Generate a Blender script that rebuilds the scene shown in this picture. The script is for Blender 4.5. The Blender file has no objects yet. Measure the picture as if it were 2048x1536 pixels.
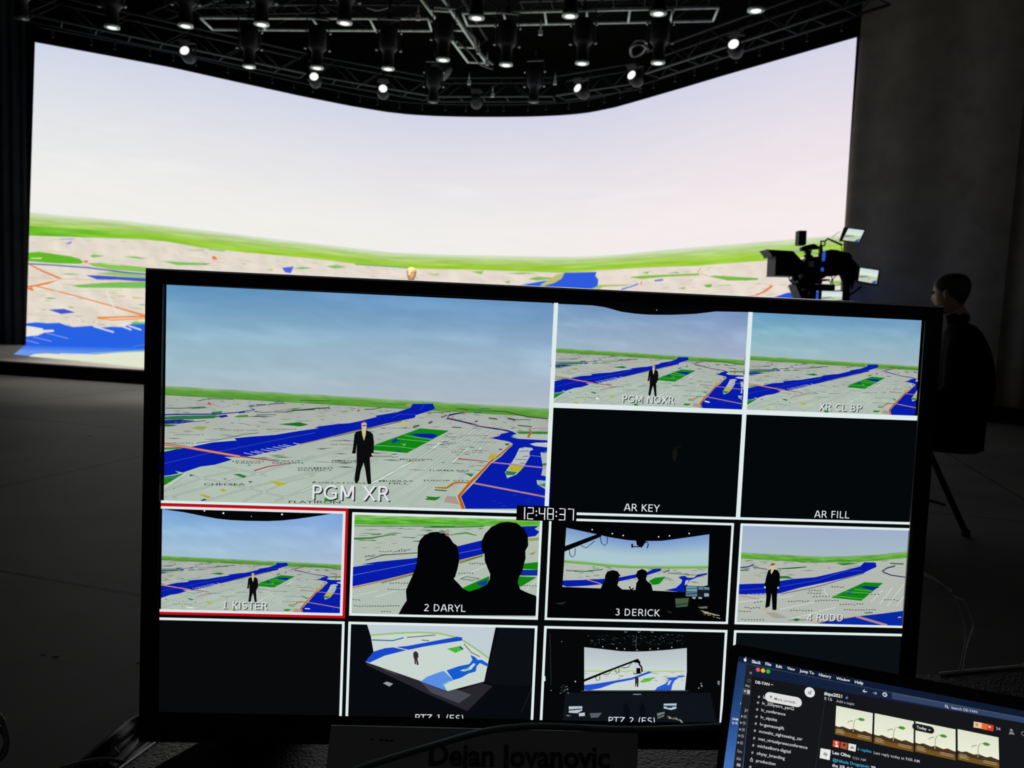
import bpy, bmesh, math, random
from math import sin, cos, pi, radians
from mathutils import Vector, Matrix, noise
from mathutils.geometry import tessellate_polygon
random.seed(7)
SC = bpy.context.scene
COL = SC.collection

# ------------------------------------------------------------------ camera, world, exposure
W, H, F = 2048.0, 1536.0, 1537.0
CAM = Vector((0, 0, 1.24))
PITCH, ROLL = radians(5.1), radians(2.65)
FW = Vector((0, cos(PITCH), -sin(PITCH)))
_r = Vector((1, 0, 0)); _u = _r.cross(FW)
RT = _r * cos(ROLL) + _u * sin(ROLL)
UP = -_r * sin(ROLL) + _u * cos(ROLL)
cd = bpy.data.cameras.new('phone_camera')
cd.sensor_width = 36.0; cd.lens = F / W * 36.0; cd.clip_start = 0.02; cd.clip_end = 200
cd.dof.use_dof = True; cd.dof.focus_distance = 0.73; cd.dof.aperture_fstop = 16.0
cam = bpy.data.objects.new('phone_camera', cd); COL.objects.link(cam)
cam.matrix_world = Matrix(((RT.x, UP.x, -FW.x, CAM.x), (RT.y, UP.y, -FW.y, CAM.y), (RT.z, UP.z, -FW.z, CAM.z), (0, 0, 0, 1)))
SC.camera = cam
wd = bpy.data.worlds.new('studio_dark'); SC.world = wd; wd.use_nodes = True
wd.node_tree.nodes['Background'].inputs[0].default_value = (1.0, 0.98, 0.95, 1)
wd.node_tree.nodes['Background'].inputs[1].default_value = 0.026
vs = SC.view_settings
vs.view_transform = 'Standard'; vs.look = 'None'; vs.exposure = 0.0; vs.gamma = 1.0; vs.use_curve_mapping = False

def ray(x, y): return FW + RT * ((x - W / 2) / F) - UP * ((y - H / 2) / F)
def atZ(x, y, z):
    d = ray(x, y); return CAM + d * ((z - CAM.z) / d.z)
def atY(x, y, Y):
    d = ray(x, y); return CAM + d * ((Y - CAM.y) / d.y)
def proj(P):
    v = Vector(P) - CAM; k = v.dot(FW)
    return (W / 2 + F * v.dot(RT) / k, H / 2 - F * v.dot(UP) / k)

# ------------------------------------------------------------------ materials
def s2l(c):
    c = c / 255.0
    return c / 12.92 if c <= 0.04045 else ((c + 0.055) / 1.055) ** 2.4
def L(c): return tuple(s2l(v) for v in c)

def mat(name, rgb, rough=0.6, metal=0.0, nscale=0.0, namt=0.25, bump=0.0, spec=0.5, emit=None, estr=1.0):
    m = bpy.data.materials.new(name); m.use_nodes = True
    nt = m.node_tree; b = nt.nodes['Principled BSDF']
    b.inputs['Base Color'].default_value = (*rgb, 1); b.inputs['Roughness'].default_value = rough
    b.inputs['Metallic'].default_value = metal; b.inputs['Specular IOR Level'].default_value = spec
    if nscale:
        tc = nt.nodes.new('ShaderNodeTexCoord'); n = nt.nodes.new('ShaderNodeTexNoise')
        n.inputs['Scale'].default_value = nscale; n.inputs['Detail'].default_value = 6
        nt.links.new(tc.outputs['Object'], n.inputs['Vector'])
        r = nt.nodes.new('ShaderNodeValToRGB')
        lo = tuple(v * (1 - namt) for v in rgb); hi = tuple(min(1, v * (1 + namt)) for v in rgb)
        r.color_ramp.elements[0].position = 0.3; r.color_ramp.elements[0].color = (*lo, 1)
        r.color_ramp.elements[1].position = 0.7; r.color_ramp.elements[1].color = (*hi, 1)
        nt.links.new(n.outputs['Fac'], r.inputs['Fac']); nt.links.new(r.outputs['Color'], b.inputs['Base Color'])
        if bump:
            bp = nt.nodes.new('ShaderNodeBump'); bp.inputs['Strength'].default_value = bump; bp.inputs['Distance'].default_value = 0.01
            nt.links.new(n.outputs['Fac'], bp.inputs['Height']); nt.links.new(bp.outputs['Normal'], b.inputs['Normal'])
    if emit:
        b.inputs['Emission Color'].default_value = (*emit, 1); b.inputs['Emission Strength'].default_value = estr
    return m

def picmat(name, sampling):
    m = bpy.data.materials.new(name); m.use_nodes = True
    nt = m.node_tree; nt.nodes.clear()
    o = nt.nodes.new('ShaderNodeOutputMaterial'); e = nt.nodes.new('ShaderNodeEmission'); a = nt.nodes.new('ShaderNodeAttribute')
    a.attribute_name = 'Col'
    nt.links.new(a.outputs['Color'], e.inputs['Color']); nt.links.new(e.outputs[0], o.inputs['Surface'])
    try: m.cycles.emission_sampling = sampling
    except Exception: pass
    return m

M_PIC = picmat('lit_screen_picture', 'AUTO')
M_PICD = picmat('lit_screen_detail', 'NONE')
M_BEZEL = mat('black_bezel_plastic', (.006, .006, .007), .45, spec=.25, nscale=60)
M_RIM = mat('polished_rim', (.9, .9, .92), .15, .95, nscale=40, namt=.05)
M_GLINT = mat('pale_glint', (.8, .8, .82), .5, .0, nscale=40)  # pale colour painted as faint reflected lines on the bezel
M_BLACK = mat('black_plastic', (.012, .012, .013), .5, spec=.3, nscale=30)
M_BLKMET = mat('black_painted_metal', (.009, .0095, .01), .5, spec=.25, nscale=20)
M_ALU = mat('dull_aluminium', (.62, .69, .62), .5, .1, nscale=12)
M_GREY = mat('grey_metal', (.6, .6, .6), .4, .2, nscale=25)
M_CLOTH = mat('black_cloth', (.02, .02, .022), .95, spec=.05, nscale=40, bump=.3)
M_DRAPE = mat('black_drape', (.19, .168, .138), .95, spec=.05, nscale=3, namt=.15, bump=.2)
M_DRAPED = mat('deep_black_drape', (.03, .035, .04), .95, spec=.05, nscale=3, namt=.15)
M_CEIL = mat('black_ceiling_paint', (.007, .007, .007), .9, spec=.1, nscale=2)
M_STAGE = mat('grey_stage_boards', (.68, .64, .59), .6, nscale=2, namt=.12)
M_RISER = mat('black_stage_skirt', (.004, .004, .004), .9, spec=.05, nscale=8)
M_DESK = mat('black_grained_desk', (.045, .045, .045), .38, nscale=300, namt=.4, bump=.35, spec=.6)
M_SKIN = mat('skin', (.55, .34, .22), .5, nscale=30, namt=.08)
M_HAIR = mat('brown_hair', (.05, .035, .025), .6, nscale=80)
M_HAIRG = mat('short_fair_hair', (.45, .30, .15), .6, nscale=80)
M_SUIT = mat('black_suit_wool', (.01, .01, .011), .9, spec=.1, nscale=60)
M_SHIRT = mat('cream_shirt', (.6, .55, .4), .8, nscale=30)
M_PAPER = mat('dim_white_paper', (.5, .5, .49), .8, nscale=15, namt=.04)
M_INK = mat('black_ink', (.02, .02, .02), .8, nscale=10)
M_CABLE = mat('black_rubber_cable', (.02, .02, .02), .45, nscale=30)
M_CABLEG = mat('grey_cable', (.16, .16, .16), .5, nscale=30)
M_CABLEW = mat('white_cable', (.85, .85, .82), .5, nscale=30)
M_LAMP = mat('lit_lamp_lens', (.8, .8, .8), .2, emit=(1, .97, .95), estr=1.1, nscale=20, namt=.1)
M_LAMPD = mat('unlit_lamp_lens', (.05, .055, .053), .15, nscale=20)
M_BLUELED = mat('blue_tally_strip', (.02, .05, .4), .4, emit=(.02, .10, .65), estr=.9, nscale=40)
M_EYE = mat('eye', (.5, .5, .5), .2, nscale=10)

def floor_mat():
    m = mat('dark_concrete_floor', (.17, .167, .158), .6, nscale=.9, namt=.25, spec=.2)
    nt = m.node_tree; b = nt.nodes['Principled BSDF']
    base = b.inputs['Base Color'].links[0].from_socket
    tc = nt.nodes.new('ShaderNodeTexCoord')
    mp = nt.nodes.new('ShaderNodeMapping'); mp.inputs['Rotation'].default_value = (0, 0, radians(16)); mp.inputs['Location'].default_value = (1.1, .75, 0)
    nt.links.new(tc.outputs['Object'], mp.inputs['Vector'])
    br = nt.nodes.new('ShaderNodeTexBrick'); br.inputs['Scale'].default_value = .3
    br.inputs['Color1'].default_value = (1, 1, 1, 1); br.inputs['Color2'].default_value = (.94, .94, .94, 1)
    br.inputs['Mortar'].default_value = (.3, .3, .3, 1); br.inputs['Mortar Size'].default_value = .004; br.offset = 0.0
    br.inputs['Brick Width'].default_value = 1.0; br.inputs['Row Height'].default_value = 1.0
    nt.links.new(mp.outputs[0], br.inputs['Vector'])
    mx = nt.nodes.new('ShaderNodeMixRGB'); mx.blend_type = 'MULTIPLY'; mx.inputs['Fac'].default_value = 1
    nt.links.new(base, mx.inputs['Color1']); nt.links.new(br.outputs['Color'], mx.inputs['Color2'])
    nt.links.new(mx.outputs[0], b.inputs['Base Color'])
    return m
M_FLOOR = floor_mat()

# ------------------------------------------------------------------ object helpers
def tag(o, label=None, cat=None, group=None, kind=None):
    if label: o['label'] = label
    if cat: o['category'] = cat
    if group: o['group'] = group
    if kind: o['kind'] = kind
    return o
def empty(name, loc=(0, 0, 0), label=None, cat=None, group=None):
    o = bpy.data.objects.new(name, None); COL.objects.link(o); o.location = loc; o.empty_display_size = .05
    return tag(o, label, cat, group)
WORLDLOC = {}
def wloc(o):
    v = Vector((0, 0, 0))
    while o is not None:
        v = v + o.location; o = o.parent
    return v

class MB:
    """collects shapes in world coordinates, links them as one mesh"""
    def __init__(s): s.v = []; s.f = []; s.m = []; s.sm = []
    def add(s, vs, fs, mi=0, smooth=False):
        o = len(s.v); s.v += [Vector(p) for p in vs]
        for f in fs: s.f.append([o + i for i in f]); s.m.append(mi); s.sm.append(smooth)
    def box(s, c, d, R=None, mi=0, bev=0.0):
        c = Vector(c); hx, hy, hz = d[0] / 2, d[1] / 2, d[2] / 2
        if bev > 0:
            bm = bmesh.new(); bmesh.ops.create_cube(bm, size=1.0)
            bmesh.ops.scale(bm, vec=d, verts=bm.verts)
            bmesh.ops.bevel(bm, geom=bm.edges[:], offset=bev, segments=2, affect='EDGES', profile=.5)
            vs = [v.co.copy() for v in bm.verts]; bm.verts.index_update()
            fs = [[v.index for v in f.verts] for f in bm.faces]; bm.free()
        else:
            vs = [Vector((x, y, z)) for x in (-hx, hx) for y in (-hy, hy) for z in (-hz, hz)]
            fs = [(0, 1, 3, 2), (4, 6, 7, 5), (0, 4, 5, 1), (2, 3, 7, 6), (0, 2, 6, 4), (1, 5, 7, 3)]
        if R is not None: vs = [R @ v for v in vs]
        s.add([c + v for v in vs], fs, mi)
    def prism(s, pts, off, mi=0):
        """closed outline extruded by the vector off"""
        off = Vector(off); pts = [Vector(p) for p in pts]; n = len(pts)
        tris = tessellate_polygon([pts])
        vs = pts + [p + off for p in pts]
        fs = [tuple(t) for t in tris] + [tuple(n + i for i in reversed(t)) for t in tris]
        fs += [(i, (i + 1) % n, n + (i + 1) % n, n + i) for i in range(n)]
        s.add(vs, fs, mi)
    def tube(s, path, r, n=8, mi=0, caps=True):
        P = [Vector(p) for p in path]; k = len(P)
        rs = r if isinstance(r, (list, tuple)) else [r] * k
        t0 = (P[1] - P[0]).normalized(); a = t0.orthogonal().normalized()
        vs = []; fs = []
        for i in range(k):
            if i == 0: t = P[1] - P[0]
            elif i == k - 1: t = P[-1] - P[-2]
            else: t = (P[i + 1] - P[i]).normalized() + (P[i] - P[i - 1]).normalized()
            t = t.normalized() if t.length > 1e-9 else t0
            a = (a - t * a.dot(t)); a = a.normalized() if a.length > 1e-6 else t.orthogonal().normalized()
            b = t.cross(a)
            for j in range(n):
                q = 2 * pi * j / n; vs.append(P[i] + (a * cos(q) + b * sin(q)) * rs[i])
        for i in range(k - 1):
            for j in range(n):
                fs.append((i * n + j, i * n + (j + 1) % n, (i + 1) * n + (j + 1) % n, (i + 1) * n + j))
        if caps:
            fs.append(tuple(reversed(range(n)))); fs.append(tuple((k - 1) * n + j for j in range(n)))
        s.add(vs, fs, mi, True)
    def lathe(s, prof, c=(0, 0, 0), R=None, n=20, mi=0):
        """profile of (radius, z)"""
        c = Vector(c); vs = []; fs = []; k = len(prof)
        for (r, z) in prof:
            for j in range(n):
                q = 2 * pi * j / n; p = Vector((r * cos(q), r * sin(q), z)); vs.append(c + (R @ p if R is not None else p))
        for i in range(k - 1):
            for j in range(n): fs.append((i * n + j, i * n + (j + 1) % n, (i + 1) * n + (j + 1) % n, (i + 1) * n + j))
        fs.append(tuple(reversed(range(n)))); fs.append(tuple((k - 1) * n + j for j in range(n)))
        s.add(vs, fs, mi, True)
    def ball(s, c, r, mi=0, n=12, sc=(1, 1, 1)):
        pr = [(max(1e-4, r * sin(pi * i / 8)), -r * cos(pi * i / 8)) for i in range(9)]
        o = len(s.v); s.lathe(pr, (0, 0, 0), None, n, mi)
        for i in range(o, len(s.v)):
            v = s.v[i]; s.v[i] = Vector(c) + Vector((v.x * sc[0], v.y * sc[1], v.z * sc[2]))
    def build(s, name, mats, parent=None, base=None, sharp=35):
        me = bpy.data.meshes.new(name)
        b = wloc(parent) if parent is not None else (Vector(base) if base is not None else Vector((0, 0, 0)))
        me.from_pydata([tuple(v - b) for v in s.v], [], s.f)
        mats = mats if isinstance(mats, (list, tuple)) else [mats]
        for m in mats: me.materials.append(m)
        me.polygons.foreach_set('material_index', s.m); me.polygons.foreach_set('use_smooth', s.sm)
        bm = bmesh.new(); bm.from_mesh(me); bmesh.ops.recalc_face_normals(bm, faces=bm.faces); bm.to_mesh(me); bm.free()
        me.update()
        o = bpy.data.objects.new(name, me); COL.objects.link(o)
        if parent is not None: o.parent = parent
        elif base is not None: o.location = base
        return o

def dup(root, loc=None, rotz=None, label=None, group=None):
    def cp(o, par):
        c = o.copy(); COL.objects.link(c)
        if par is not None: c.parent = par
        for ch in list(o.children): cp(ch, c)
        return c
    r = cp(root, None)
    if loc is not None: r.location = loc
    if rotz is not None: r.rotation_euler = (0, 0, rotz)
    if label: r['label'] = label
    if group: r['group'] = group
    return r

def spline(pts, n=8):
    P = [Vector(p) for p in pts]; out = []
    for i in range(len(P) - 1):
        p0 = P[max(0, i - 1)]; p1 = P[i]; p2 = P[i + 1]; p3 = P[min(len(P) - 1, i + 2)]
        for j in range(n):
            t = j / n
            out.append(.5 * ((2 * p1) + (p2 - p0) * t + (2 * p0 - 5 * p1 + 4 * p2 - p3) * t * t + (3 * p1 - p0 - 3 * p2 + p3) * t ** 3))
    out.append(P[-1]); return out

# ------------------------------------------------------------------ lit pictures (what a screen shows), drawn as flat coloured shapes on the screen
_txt = {}
def text_mesh(st, bold=0.0):
    key = (st, bold)
    if key in _txt: return _txt[key]
    cu = bpy.data.curves.new('t', 'FONT'); cu.body = st; cu.resolution_u = 3; cu.size = 1.0; cu.offset = bold
    ob = bpy.data.objects.new('t', cu); COL.objects.link(ob)
    me = bpy.data.meshes.new_from_object(ob)
    vs = [(v.co.x, v.co.y) for v in me.vertices]; fs = [list(p.vertices) for p in me.polygons]
    bpy.data.objects.remove(ob); bpy.data.curves.remove(cu); bpy.data.meshes.remove(me)
    x0 = min(v[0] for v in vs); x1 = max(v[0] for v in vs)
    vs = [(v[0] - x0, v[1]) for v in vs]
    _txt[key] = (vs, fs, x1 - x0); return _txt[key]

GL_ADV = dict(P=.827, G=1.063, M=1.184, X=.94, R=.953, N=1.026, O=1.08, C=.958, L=.764, B=.941, A=.938, K=.9, E=.867, Y=.838, F=.789, I=.405, S=.871, T=.838, D=1.056, U=1.004, Z=.94)
GL_ADV.update({' ': .436, '(': .535, ')': .535, '1': .873, '2': .873, '3': .873, '4': .873})
_st = ('R', .135, 0, .27, 1)
GLYPH = {'P': [_st, ('R', .135, .88, .49, 1), ('R', .135, .42, .49, .54), ('A', .48, .71, .23, .23, -90, 90)], 'R': [_st, ('R', .135, .88, .49, 1), ('R', .135, .42, .49, .54), ('A', .48, .71, .23, .23, -90, 90), ('D', .84, 0, .54, .46, .16)],
    'B': [_st, ('R', .135, .88, .48, 1), ('R', .135, .47, .5, .59), ('R', .135, 0, .5, .12), ('A', .46, .735, .2, .205, -90, 90), ('A', .5, .295, .235, .235, -90, 90)], 'D': [_st, ('R', .135, .88, .43, 1), ('R', .135, 0, .43, .12), ('A', .42, .5, .42, .44, -90, 90)],
    'E': [_st, ('R', .135, .88, .75, 1), ('R', .135, .46, .72, .58), ('R', .135, 0, .76, .12)], 'F': [_st, ('R', .135, .88, .7, 1), ('R', .135, .46, .63, .58)], 'L': [_st, ('R', .135, 0, .74, .12)], 'T': [('R', 0, .88, .84, 1), ('R', .352, 0, .487, 1)], 'I': [_st],
    'K': [_st, ('D', .33, .52, .75, 1, .18), ('D', .82, 0, .35, .53, .19)], 'A': [('D', .08, 0, .42, 1, .15), ('D', .86, 0, .52, 1, .15), ('R', .2, .26, .74, .37)], 'N': [_st, ('R', .76, 0, .89, 1), ('D', .82, 0, .21, 1, .16)],
    'M': [_st, ('R', .915, 0, 1.05, 1), ('D', .56, .2, .22, 1, .17), ('D', .62, .2, .96, 1, .17)], 'G': [('A', .57, .5, .43, .44, 45, 318), ('R', .82, .1, .95, .5), ('R', .6, .40, .95, .51)], 'C': [('A', .57, .5, .43, .44, 48, 312)], 'O': [('A', .54, .5, .41, .44, 0, 360)],
    'U': [('R', .12, .35, .25, 1), ('R', .75, .35, .88, 1), ('A', .5, .37, .315, .31, 180, 360)], 'S': [('A', .45, .72, .26, .22, 35, 270), ('A', .43, .28, .28, .22, 90, -150)], 'X': [('D', .12, 0, .82, 1, .17), ('D', .84, 0, .1, 1, .17)],
    'Y': [('D', .42, .45, .07, 1, .16), ('D', .42, .45, .77, 1, .16), ('R', .352, 0, .487, .5)], 'Z': [('R', .08, .88, .84, 1), ('R', .08, 0, .86, .12), ('D', .17, .1, .74, .9, .17)], '1': [('R', .36, 0, .5, 1), ('R', .16, 0, .72, .11), ('D', .2, .84, .4, 1, .1)],
    '2': [('A', .41, .72, .26, .22, 150, -35), ('D', .2, .1, .6, .58, .18), ('R', .1, 0, .73, .12)], '3': [('A', .4, .74, .23, .2, 140, -85), ('A', .41, .28, .26, .22, 85, -150)], '4': [('R', .5, 0, .635, 1), ('R', .06, .22, .78, .33), ('D', .12, .28, .55, 1, .15)],
    '(': [('A', .62, .42, .34, .74, 125, 235)], ')': [('A', -.08, .42, .34, .74, -55, 55)]}

class Pic:
    """surf(a, b, layer) -> world point; every call is one layer nearer to the viewer"""
    def __init__(s, surf, step): s.surf = surf; s.step = step; s.l = 0; s.v = []; s.c = []; s.f = []; s.m = []; s.maxe = None; s.xf = None
    def T(s, p):
        return s.xf(p) if s.xf else p
    def _emit(s, vs, fs, cols, mi):
        o = len(s.v)
        for p, c in zip(vs, cols):
            s.v.append(s.surf(p[0], p[1], s.l * s.step)); s.c.append(c)
        for f in fs: s.f.append([o + i for i in f]); s.m.append(mi)
    def _tri(s, vs, tris, col):
        if s.maxe:
            vs = list(vs); work = [tuple(t) for t in tris]; out = []
            while work:
                t = work.pop(); e = [(math.hypot(vs[t[i]][0] - vs[t[(i + 1) % 3]][0], vs[t[i]][1] - vs[t[(i + 1) % 3]][1]), i) for i in range(3)]
                d, i = max(e)
                if d > s.maxe and len(vs) < 60000:
                    a, b, c = t[i], t[(i + 1) % 3], t[(i + 2) % 3]
                    vs.append(((vs[a][0] + vs[b][0]) / 2, (vs[a][1] + vs[b][1]) / 2)); m = len(vs) - 1
                    work += [(a, m, c), (m, b, c)]
                else: out.append(t)
            tris = out
        s._emit(vs, tris, [col] * len(vs), 1)
    def poly(s, pts, col, keep=False):
        if not keep: s.l += 1
        pts = [s.T(p) for p in pts]
        tris = tessellate_polygon([[Vector((p[0], p[1], 0)) for p in pts]])
        s._tri(pts, tris, L(col))
    def line(s, pts, w, col, keep=False):
        if not keep: s.l += 1
        pts = [s.T(p) for p in pts]; n = len(pts); ws = w if isinstance(w, (list, tuple)) else [w] * n
        k = s.k if s.xf else 1.0
        lt = []; rt = []
        for i in range(n):
            a = pts[max(0, i - 1)]; b = pts[min(n - 1, i + 1)]
            dx, dy = b[0] - a[0], b[1] - a[1]; d = math.hypot(dx, dy) or 1
            nx, ny = -dy / d * ws[i] * k / 2, dx / d * ws[i] * k / 2
            lt.append((pts[i][0] + nx, pts[i][1] + ny)); rt.append((pts[i][0] - nx, pts[i][1] - ny))
        vs = lt + rt; tr = []
        for i in range(n - 1): tr += [(i, i + 1, n + i + 1), (i, n + i + 1, n + i)]
        s._tri(vs, tr, L(col))
    def patch(s, fn, nx, ny, cf, mi=0):
        s.l += 1; vs = []; cs = []
        for j in range(ny + 1):
            for i in range(nx + 1):
                p = s.T(fn(i / nx, j / ny)); vs.append(p); cs.append(L(cf(i / nx, j / ny)))
        fs = [(j * (nx + 1) + i, j * (nx + 1) + i + 1, (j + 1) * (nx + 1) + i + 1, (j + 1) * (nx + 1) + i) for j in range(ny) for i in range(nx)]
        s._emit(vs, fs, cs, mi)
    def text(s, st, p0, p1, col, sy=1.0, bold=0.0, skew=0.0, h=None):
        """baseline from p0 to p1 in surface units; h = cap height in surface units (else proportional)"""
        s.l += 1
        vs, fs, w = text_mesh(st, bold); p0 = s.T(p0); p1 = s.T(p1)
        dx, dy = p1[0] - p0[0], p1[1] - p0[1]; d = math.hypot(dx, dy); k = d / w; ux, uy = dx / d, dy / d
        ky = (h / .7 if h else k * sy)
        s._emit([(p0[0] + ux * x * k + uy * (y * ky) + ux * skew * y * ky, p0[1] + uy * x * k - ux * (y * ky)) for x, y in vs], fs, [L(col)] * len(vs), 1)
    def strokes(s, st, p0, p1, col):
        """plain sans capitals built from bars and arcs; ink from p0 to p1 along the baseline"""
        s.l += 1
        tot = sum(GL_ADV[c] for c in st); dx, dy = p1[0] - p0[0], p1[1] - p0[1]; d = math.hypot(dx, dy); k = d / (tot - .2); ux, uy = dx / d, dy / d
        x = -.12; c = L(col)
        def em(pts):
            pts = [(x + a, b) for a, b in pts]
            s._emit([(p0[0] + ux * a * k + uy * b * k, p0[1] + uy * a * k - ux * b * k) for a, b in pts], [tuple(range(len(pts)))], [c] * len(pts), 1)
        for ch in st:
            for g in GLYPH.get(ch, ()):
                if g[0] == 'R': _, a, b, e, f = g; em([(a, b), (e, b), (e, f), (a, f)])
                elif g[0] == 'D': _, a, b, e, f, w = g; em([(a - w / 2, b), (a + w / 2, b), (e + w / 2, f), (e - w / 2, f)])
                else:
                    _, cx, cy, rx, ry, a0, a1 = g; n = 14; h = .064
                    for i in range(n):
                        t0 = radians(a0 + (a1 - a0) * i / n); t1 = radians(a0 + (a1 - a0) * (i + 1) / n)
                        em([(cx + (rx + h) * cos(t0), cy + (ry + h) * sin(t0)), (cx + (rx + h) * cos(t1), cy + (ry + h) * sin(t1)), (cx + (rx - h) * cos(t1), cy + (ry - h) * sin(t1)), (cx + (rx - h) * cos(t0), cy + (ry - h) * sin(t0))])
            x += GL_ADV[ch]
    def oval(s, c, rx, ry, col, n=20, keep=False):
        s.poly([(c[0] + rx * cos(2 * pi * i / n), c[1] + ry * sin(2 * pi * i / n)) for i in range(n)], col, keep)
    def build(s, name, parent, cuts=()):
        me = bpy.data.meshes.new(name); b = wloc(parent)
        me.from_pydata([tuple(Vector(v) - b) for v in s.v], [], s.f)
        at = me.color_attributes.new('Col', 'FLOAT_COLOR', 'POINT')
        at.data.foreach_set('color', [q for c in s.c for q in (*c, 1.0)])
        me.materials.append(M_PIC); me.materials.append(M_PICD)
        me.polygons.foreach_set('material_index', s.m)
        if cuts:
            bm = bmesh.new(); bm.from_mesh(me)
            for co, no in cuts:
                bmesh.ops.bisect_plane(bm, geom=bm.verts[:] + bm.edges[:] + bm.faces[:], dist=1e-7, plane_co=co - b, plane_no=no, clear_outer=True)
            bm.to_mesh(me); bm.free()
        me.update()
        o = bpy.data.objects.new(name, me); COL.objects.link(o); o.parent = parent
        return o

def mix(a, b, t):
    t = max(0, min(1, t)); return tuple(a[i] + (b[i] - a[i]) * t for i in range(3))
def interp(tab, x):
    if x <= tab[0][0]: 
        (x0, y0), (x1, y1) = tab[0], tab[1]; return y0 + (y1 - y0) * (x - x0) / (x1 - x0)
    for (x0, y0), (x1, y1) in zip(tab, tab[1:]):
        if x <= x1: return y0 + (y1 - y0) * (x - x0) / (x1 - x0)
    (x0, y0), (x1, y1) = tab[-2], tab[-1]; return y0 + (y1 - y0) * (x - x0) / (x1 - x0)
def fbm(x, y, z=0.0): return noise.fractal(Vector((x, y, z)), 1.0, 2.0, 4)

# ================================================================== THE STUDIO SHELL
def structure(name, mb, m): 
    o = mb.build(name, m); o['kind'] = 'structure'; return o
ZT, ZB = 6.05, 0.21
_top = [(70, 84.5), (206, 109.5), (342, 135), (470, 163.5), (600, 192), (700, 212), (771, 224), (820, 229.5), (873, 232.5), (935, 234), (1000, 234.2), (1060, 233.6), (1113, 231.5), (1150, 228.8), (1181, 225), (1230, 215), (1283, 200), (1365, 176), (1448.5, 151), (1580, 113), (1713.5, 74.5)]
PLAN = [Vector((q.x, q.y, 0)) for q in (atZ(x, y, ZT) for x, y in _top)]
_fine = spline(PLAN, 6)
PLAN_EXT = [PLAN[0] + (PLAN[0] - PLAN[1]).normalized() * .6] + _fine
PL, PR = PLAN[0], PLAN[-1]

m = MB(); m.box((0, 8.5, -.1), (34, 33, .2)); structure('floor', m, M_FLOOR)
m = MB(); m.box((0, 10, 8.6), (34, 30, .2)); structure('ceiling', m, M_CEIL)
m = MB(); m.box((0, 23.0, 4.2), (34, .2, 8.6)); structure('wall_back', m, M_DRAPED)
# drapes that carry on from both ends of the LED wall
def drape(name, a, b, mm, waves, zt=8.4):
    a = Vector(a); b = Vector(b); d = b - a; n = Vector((-d.y, d.x, 0)).normalized(); k = waves * 6
    m = MB(); ft = [a + d * (i / k) + n * (.03 * sin(2 * pi * i / 6)) for i in range(k + 1)]
    vs = [Vector((p.x, p.y, 0)) for p in ft] + [Vector((p.x, p.y, zt)) for p in ft]
    bk = [v + n * .04 for v in vs]
    q = k + 1; N = len(vs)
    fs = [(i, i + 1, q + i + 1, q + i) for i in range(k)] + [(N + q + i, N + q + i + 1, N + i + 1, N + i) for i in range(k)]
    m.add(vs + bk, fs, 0, True); return structure(name, m, mm)
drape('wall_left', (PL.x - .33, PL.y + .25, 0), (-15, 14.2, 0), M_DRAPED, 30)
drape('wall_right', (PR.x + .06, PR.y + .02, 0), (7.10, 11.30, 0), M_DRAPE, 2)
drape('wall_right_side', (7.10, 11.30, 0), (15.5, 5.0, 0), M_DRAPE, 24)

M_BASE = mat('black_skirting', (.01, .01, .01), .8, spec=.1, nscale=5)
for nm, a_, b_ in (('baseboard_right', (PR.x + .02, PR.y - .04), (7.06, 11.24)), ('baseboard_side', (7.06, 11.24), (15.4, 4.93))):
    a_ = Vector((*a_, 0)); b_ = Vector((*b_, 0)); t_ = (b_ - a_).normalized(); n_ = Vector((t_.y, -t_.x, 0))
    if n_.y > 0: n_ = -n_
    m = MB(); m.prism([a_, b_, b_ + Vector((0, 0, .24)), a_ + Vector((0, 0, .24))], n_ * .05); structure(nm, m, M_BASE)

# stage platform
sf = [(-13.5, 12.55), (-7.70, 11.50), (-5.30, 11.06), (-2.0, 10.7), (2.5, 10.75), (5.3, 10.95)]
outline = [Vector((x, y, 0)) for x, y in sf] + [Vector((5.25, PR.y - .05, 0))] + [Vector((p.x, p.y, 0)) for p in reversed(_fine)] + [Vector((PL.x - .3, PL.y - .1, 0)), Vector((-13.5, 14.1, 0))]
stage = empty('stage_platform', (0, 12, 0), 'low grey stage platform with black front below the curved video wall', 'stage')
m = MB(); m.prism([p + Vector((0, 0, ZB - .02)) for p in outline], (0, 0, .02)); m.build('deck', M_STAGE, stage)
m = MB(); m.prism([p + Vector((0, 0, 0.0)) for p in outline], (0, 0, ZB - .02)); m.build('skirt', M_RISER, stage)

# ================================================================== CURVED LED WALL
def led_xy(x, y):
    d = ray(x, y); best = None
    dx, dy = d.x, d.y
    for a, b in zip(PLAN_EXT, PLAN_EXT[1:]):
        ex, ey = b.x - a.x, b.y - a.y
        den = dx * ey - dy * ex
        if abs(den) < 1e-9: continue
        t = (a.x * ey - a.y * ex) / den
        u = (a.x * dy - a.y * dx) / den
        if t > 0 and -1e-4 <= u <= 1.0001:
            best = t if best is None else min(best, t)
    if best is None: best = 16.0 / max(d.y, .1) if x < 1000 else PR.length / math.hypot(dx, dy)
    return CAM + d * best, d
def led_surf(x, y, l):
    p, d = led_xy(x, y)
    return p - d.normalized() * (l + .01)
HZ = [(40, 422), (58, 425), (150, 433), (245, 441.5), (345, 453), (400, 459.5), (450, 466), (576, 481.5), (693, 494.7), (781, 505), (869, 509), (950, 511), (1000, 511.6), (1060, 513), (1155, 513.8), (1200, 511.5), (1243, 509), (1331, 499.5), (1448, 490), (1550, 481.5), (1690, 470)]
GB = [(40, 471), (58, 471), (167, 474.5), (284, 478.6), (343, 484.5), (400, 495), (488, 505), (605, 515), (693, 525.5), (810, 537), (898, 538.6), (1000, 541.6), (1126, 545.5), (1214, 540), (1301, 534.5), (1389, 532), (1507, 523), (1560, 519), (1690, 507)]
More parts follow.
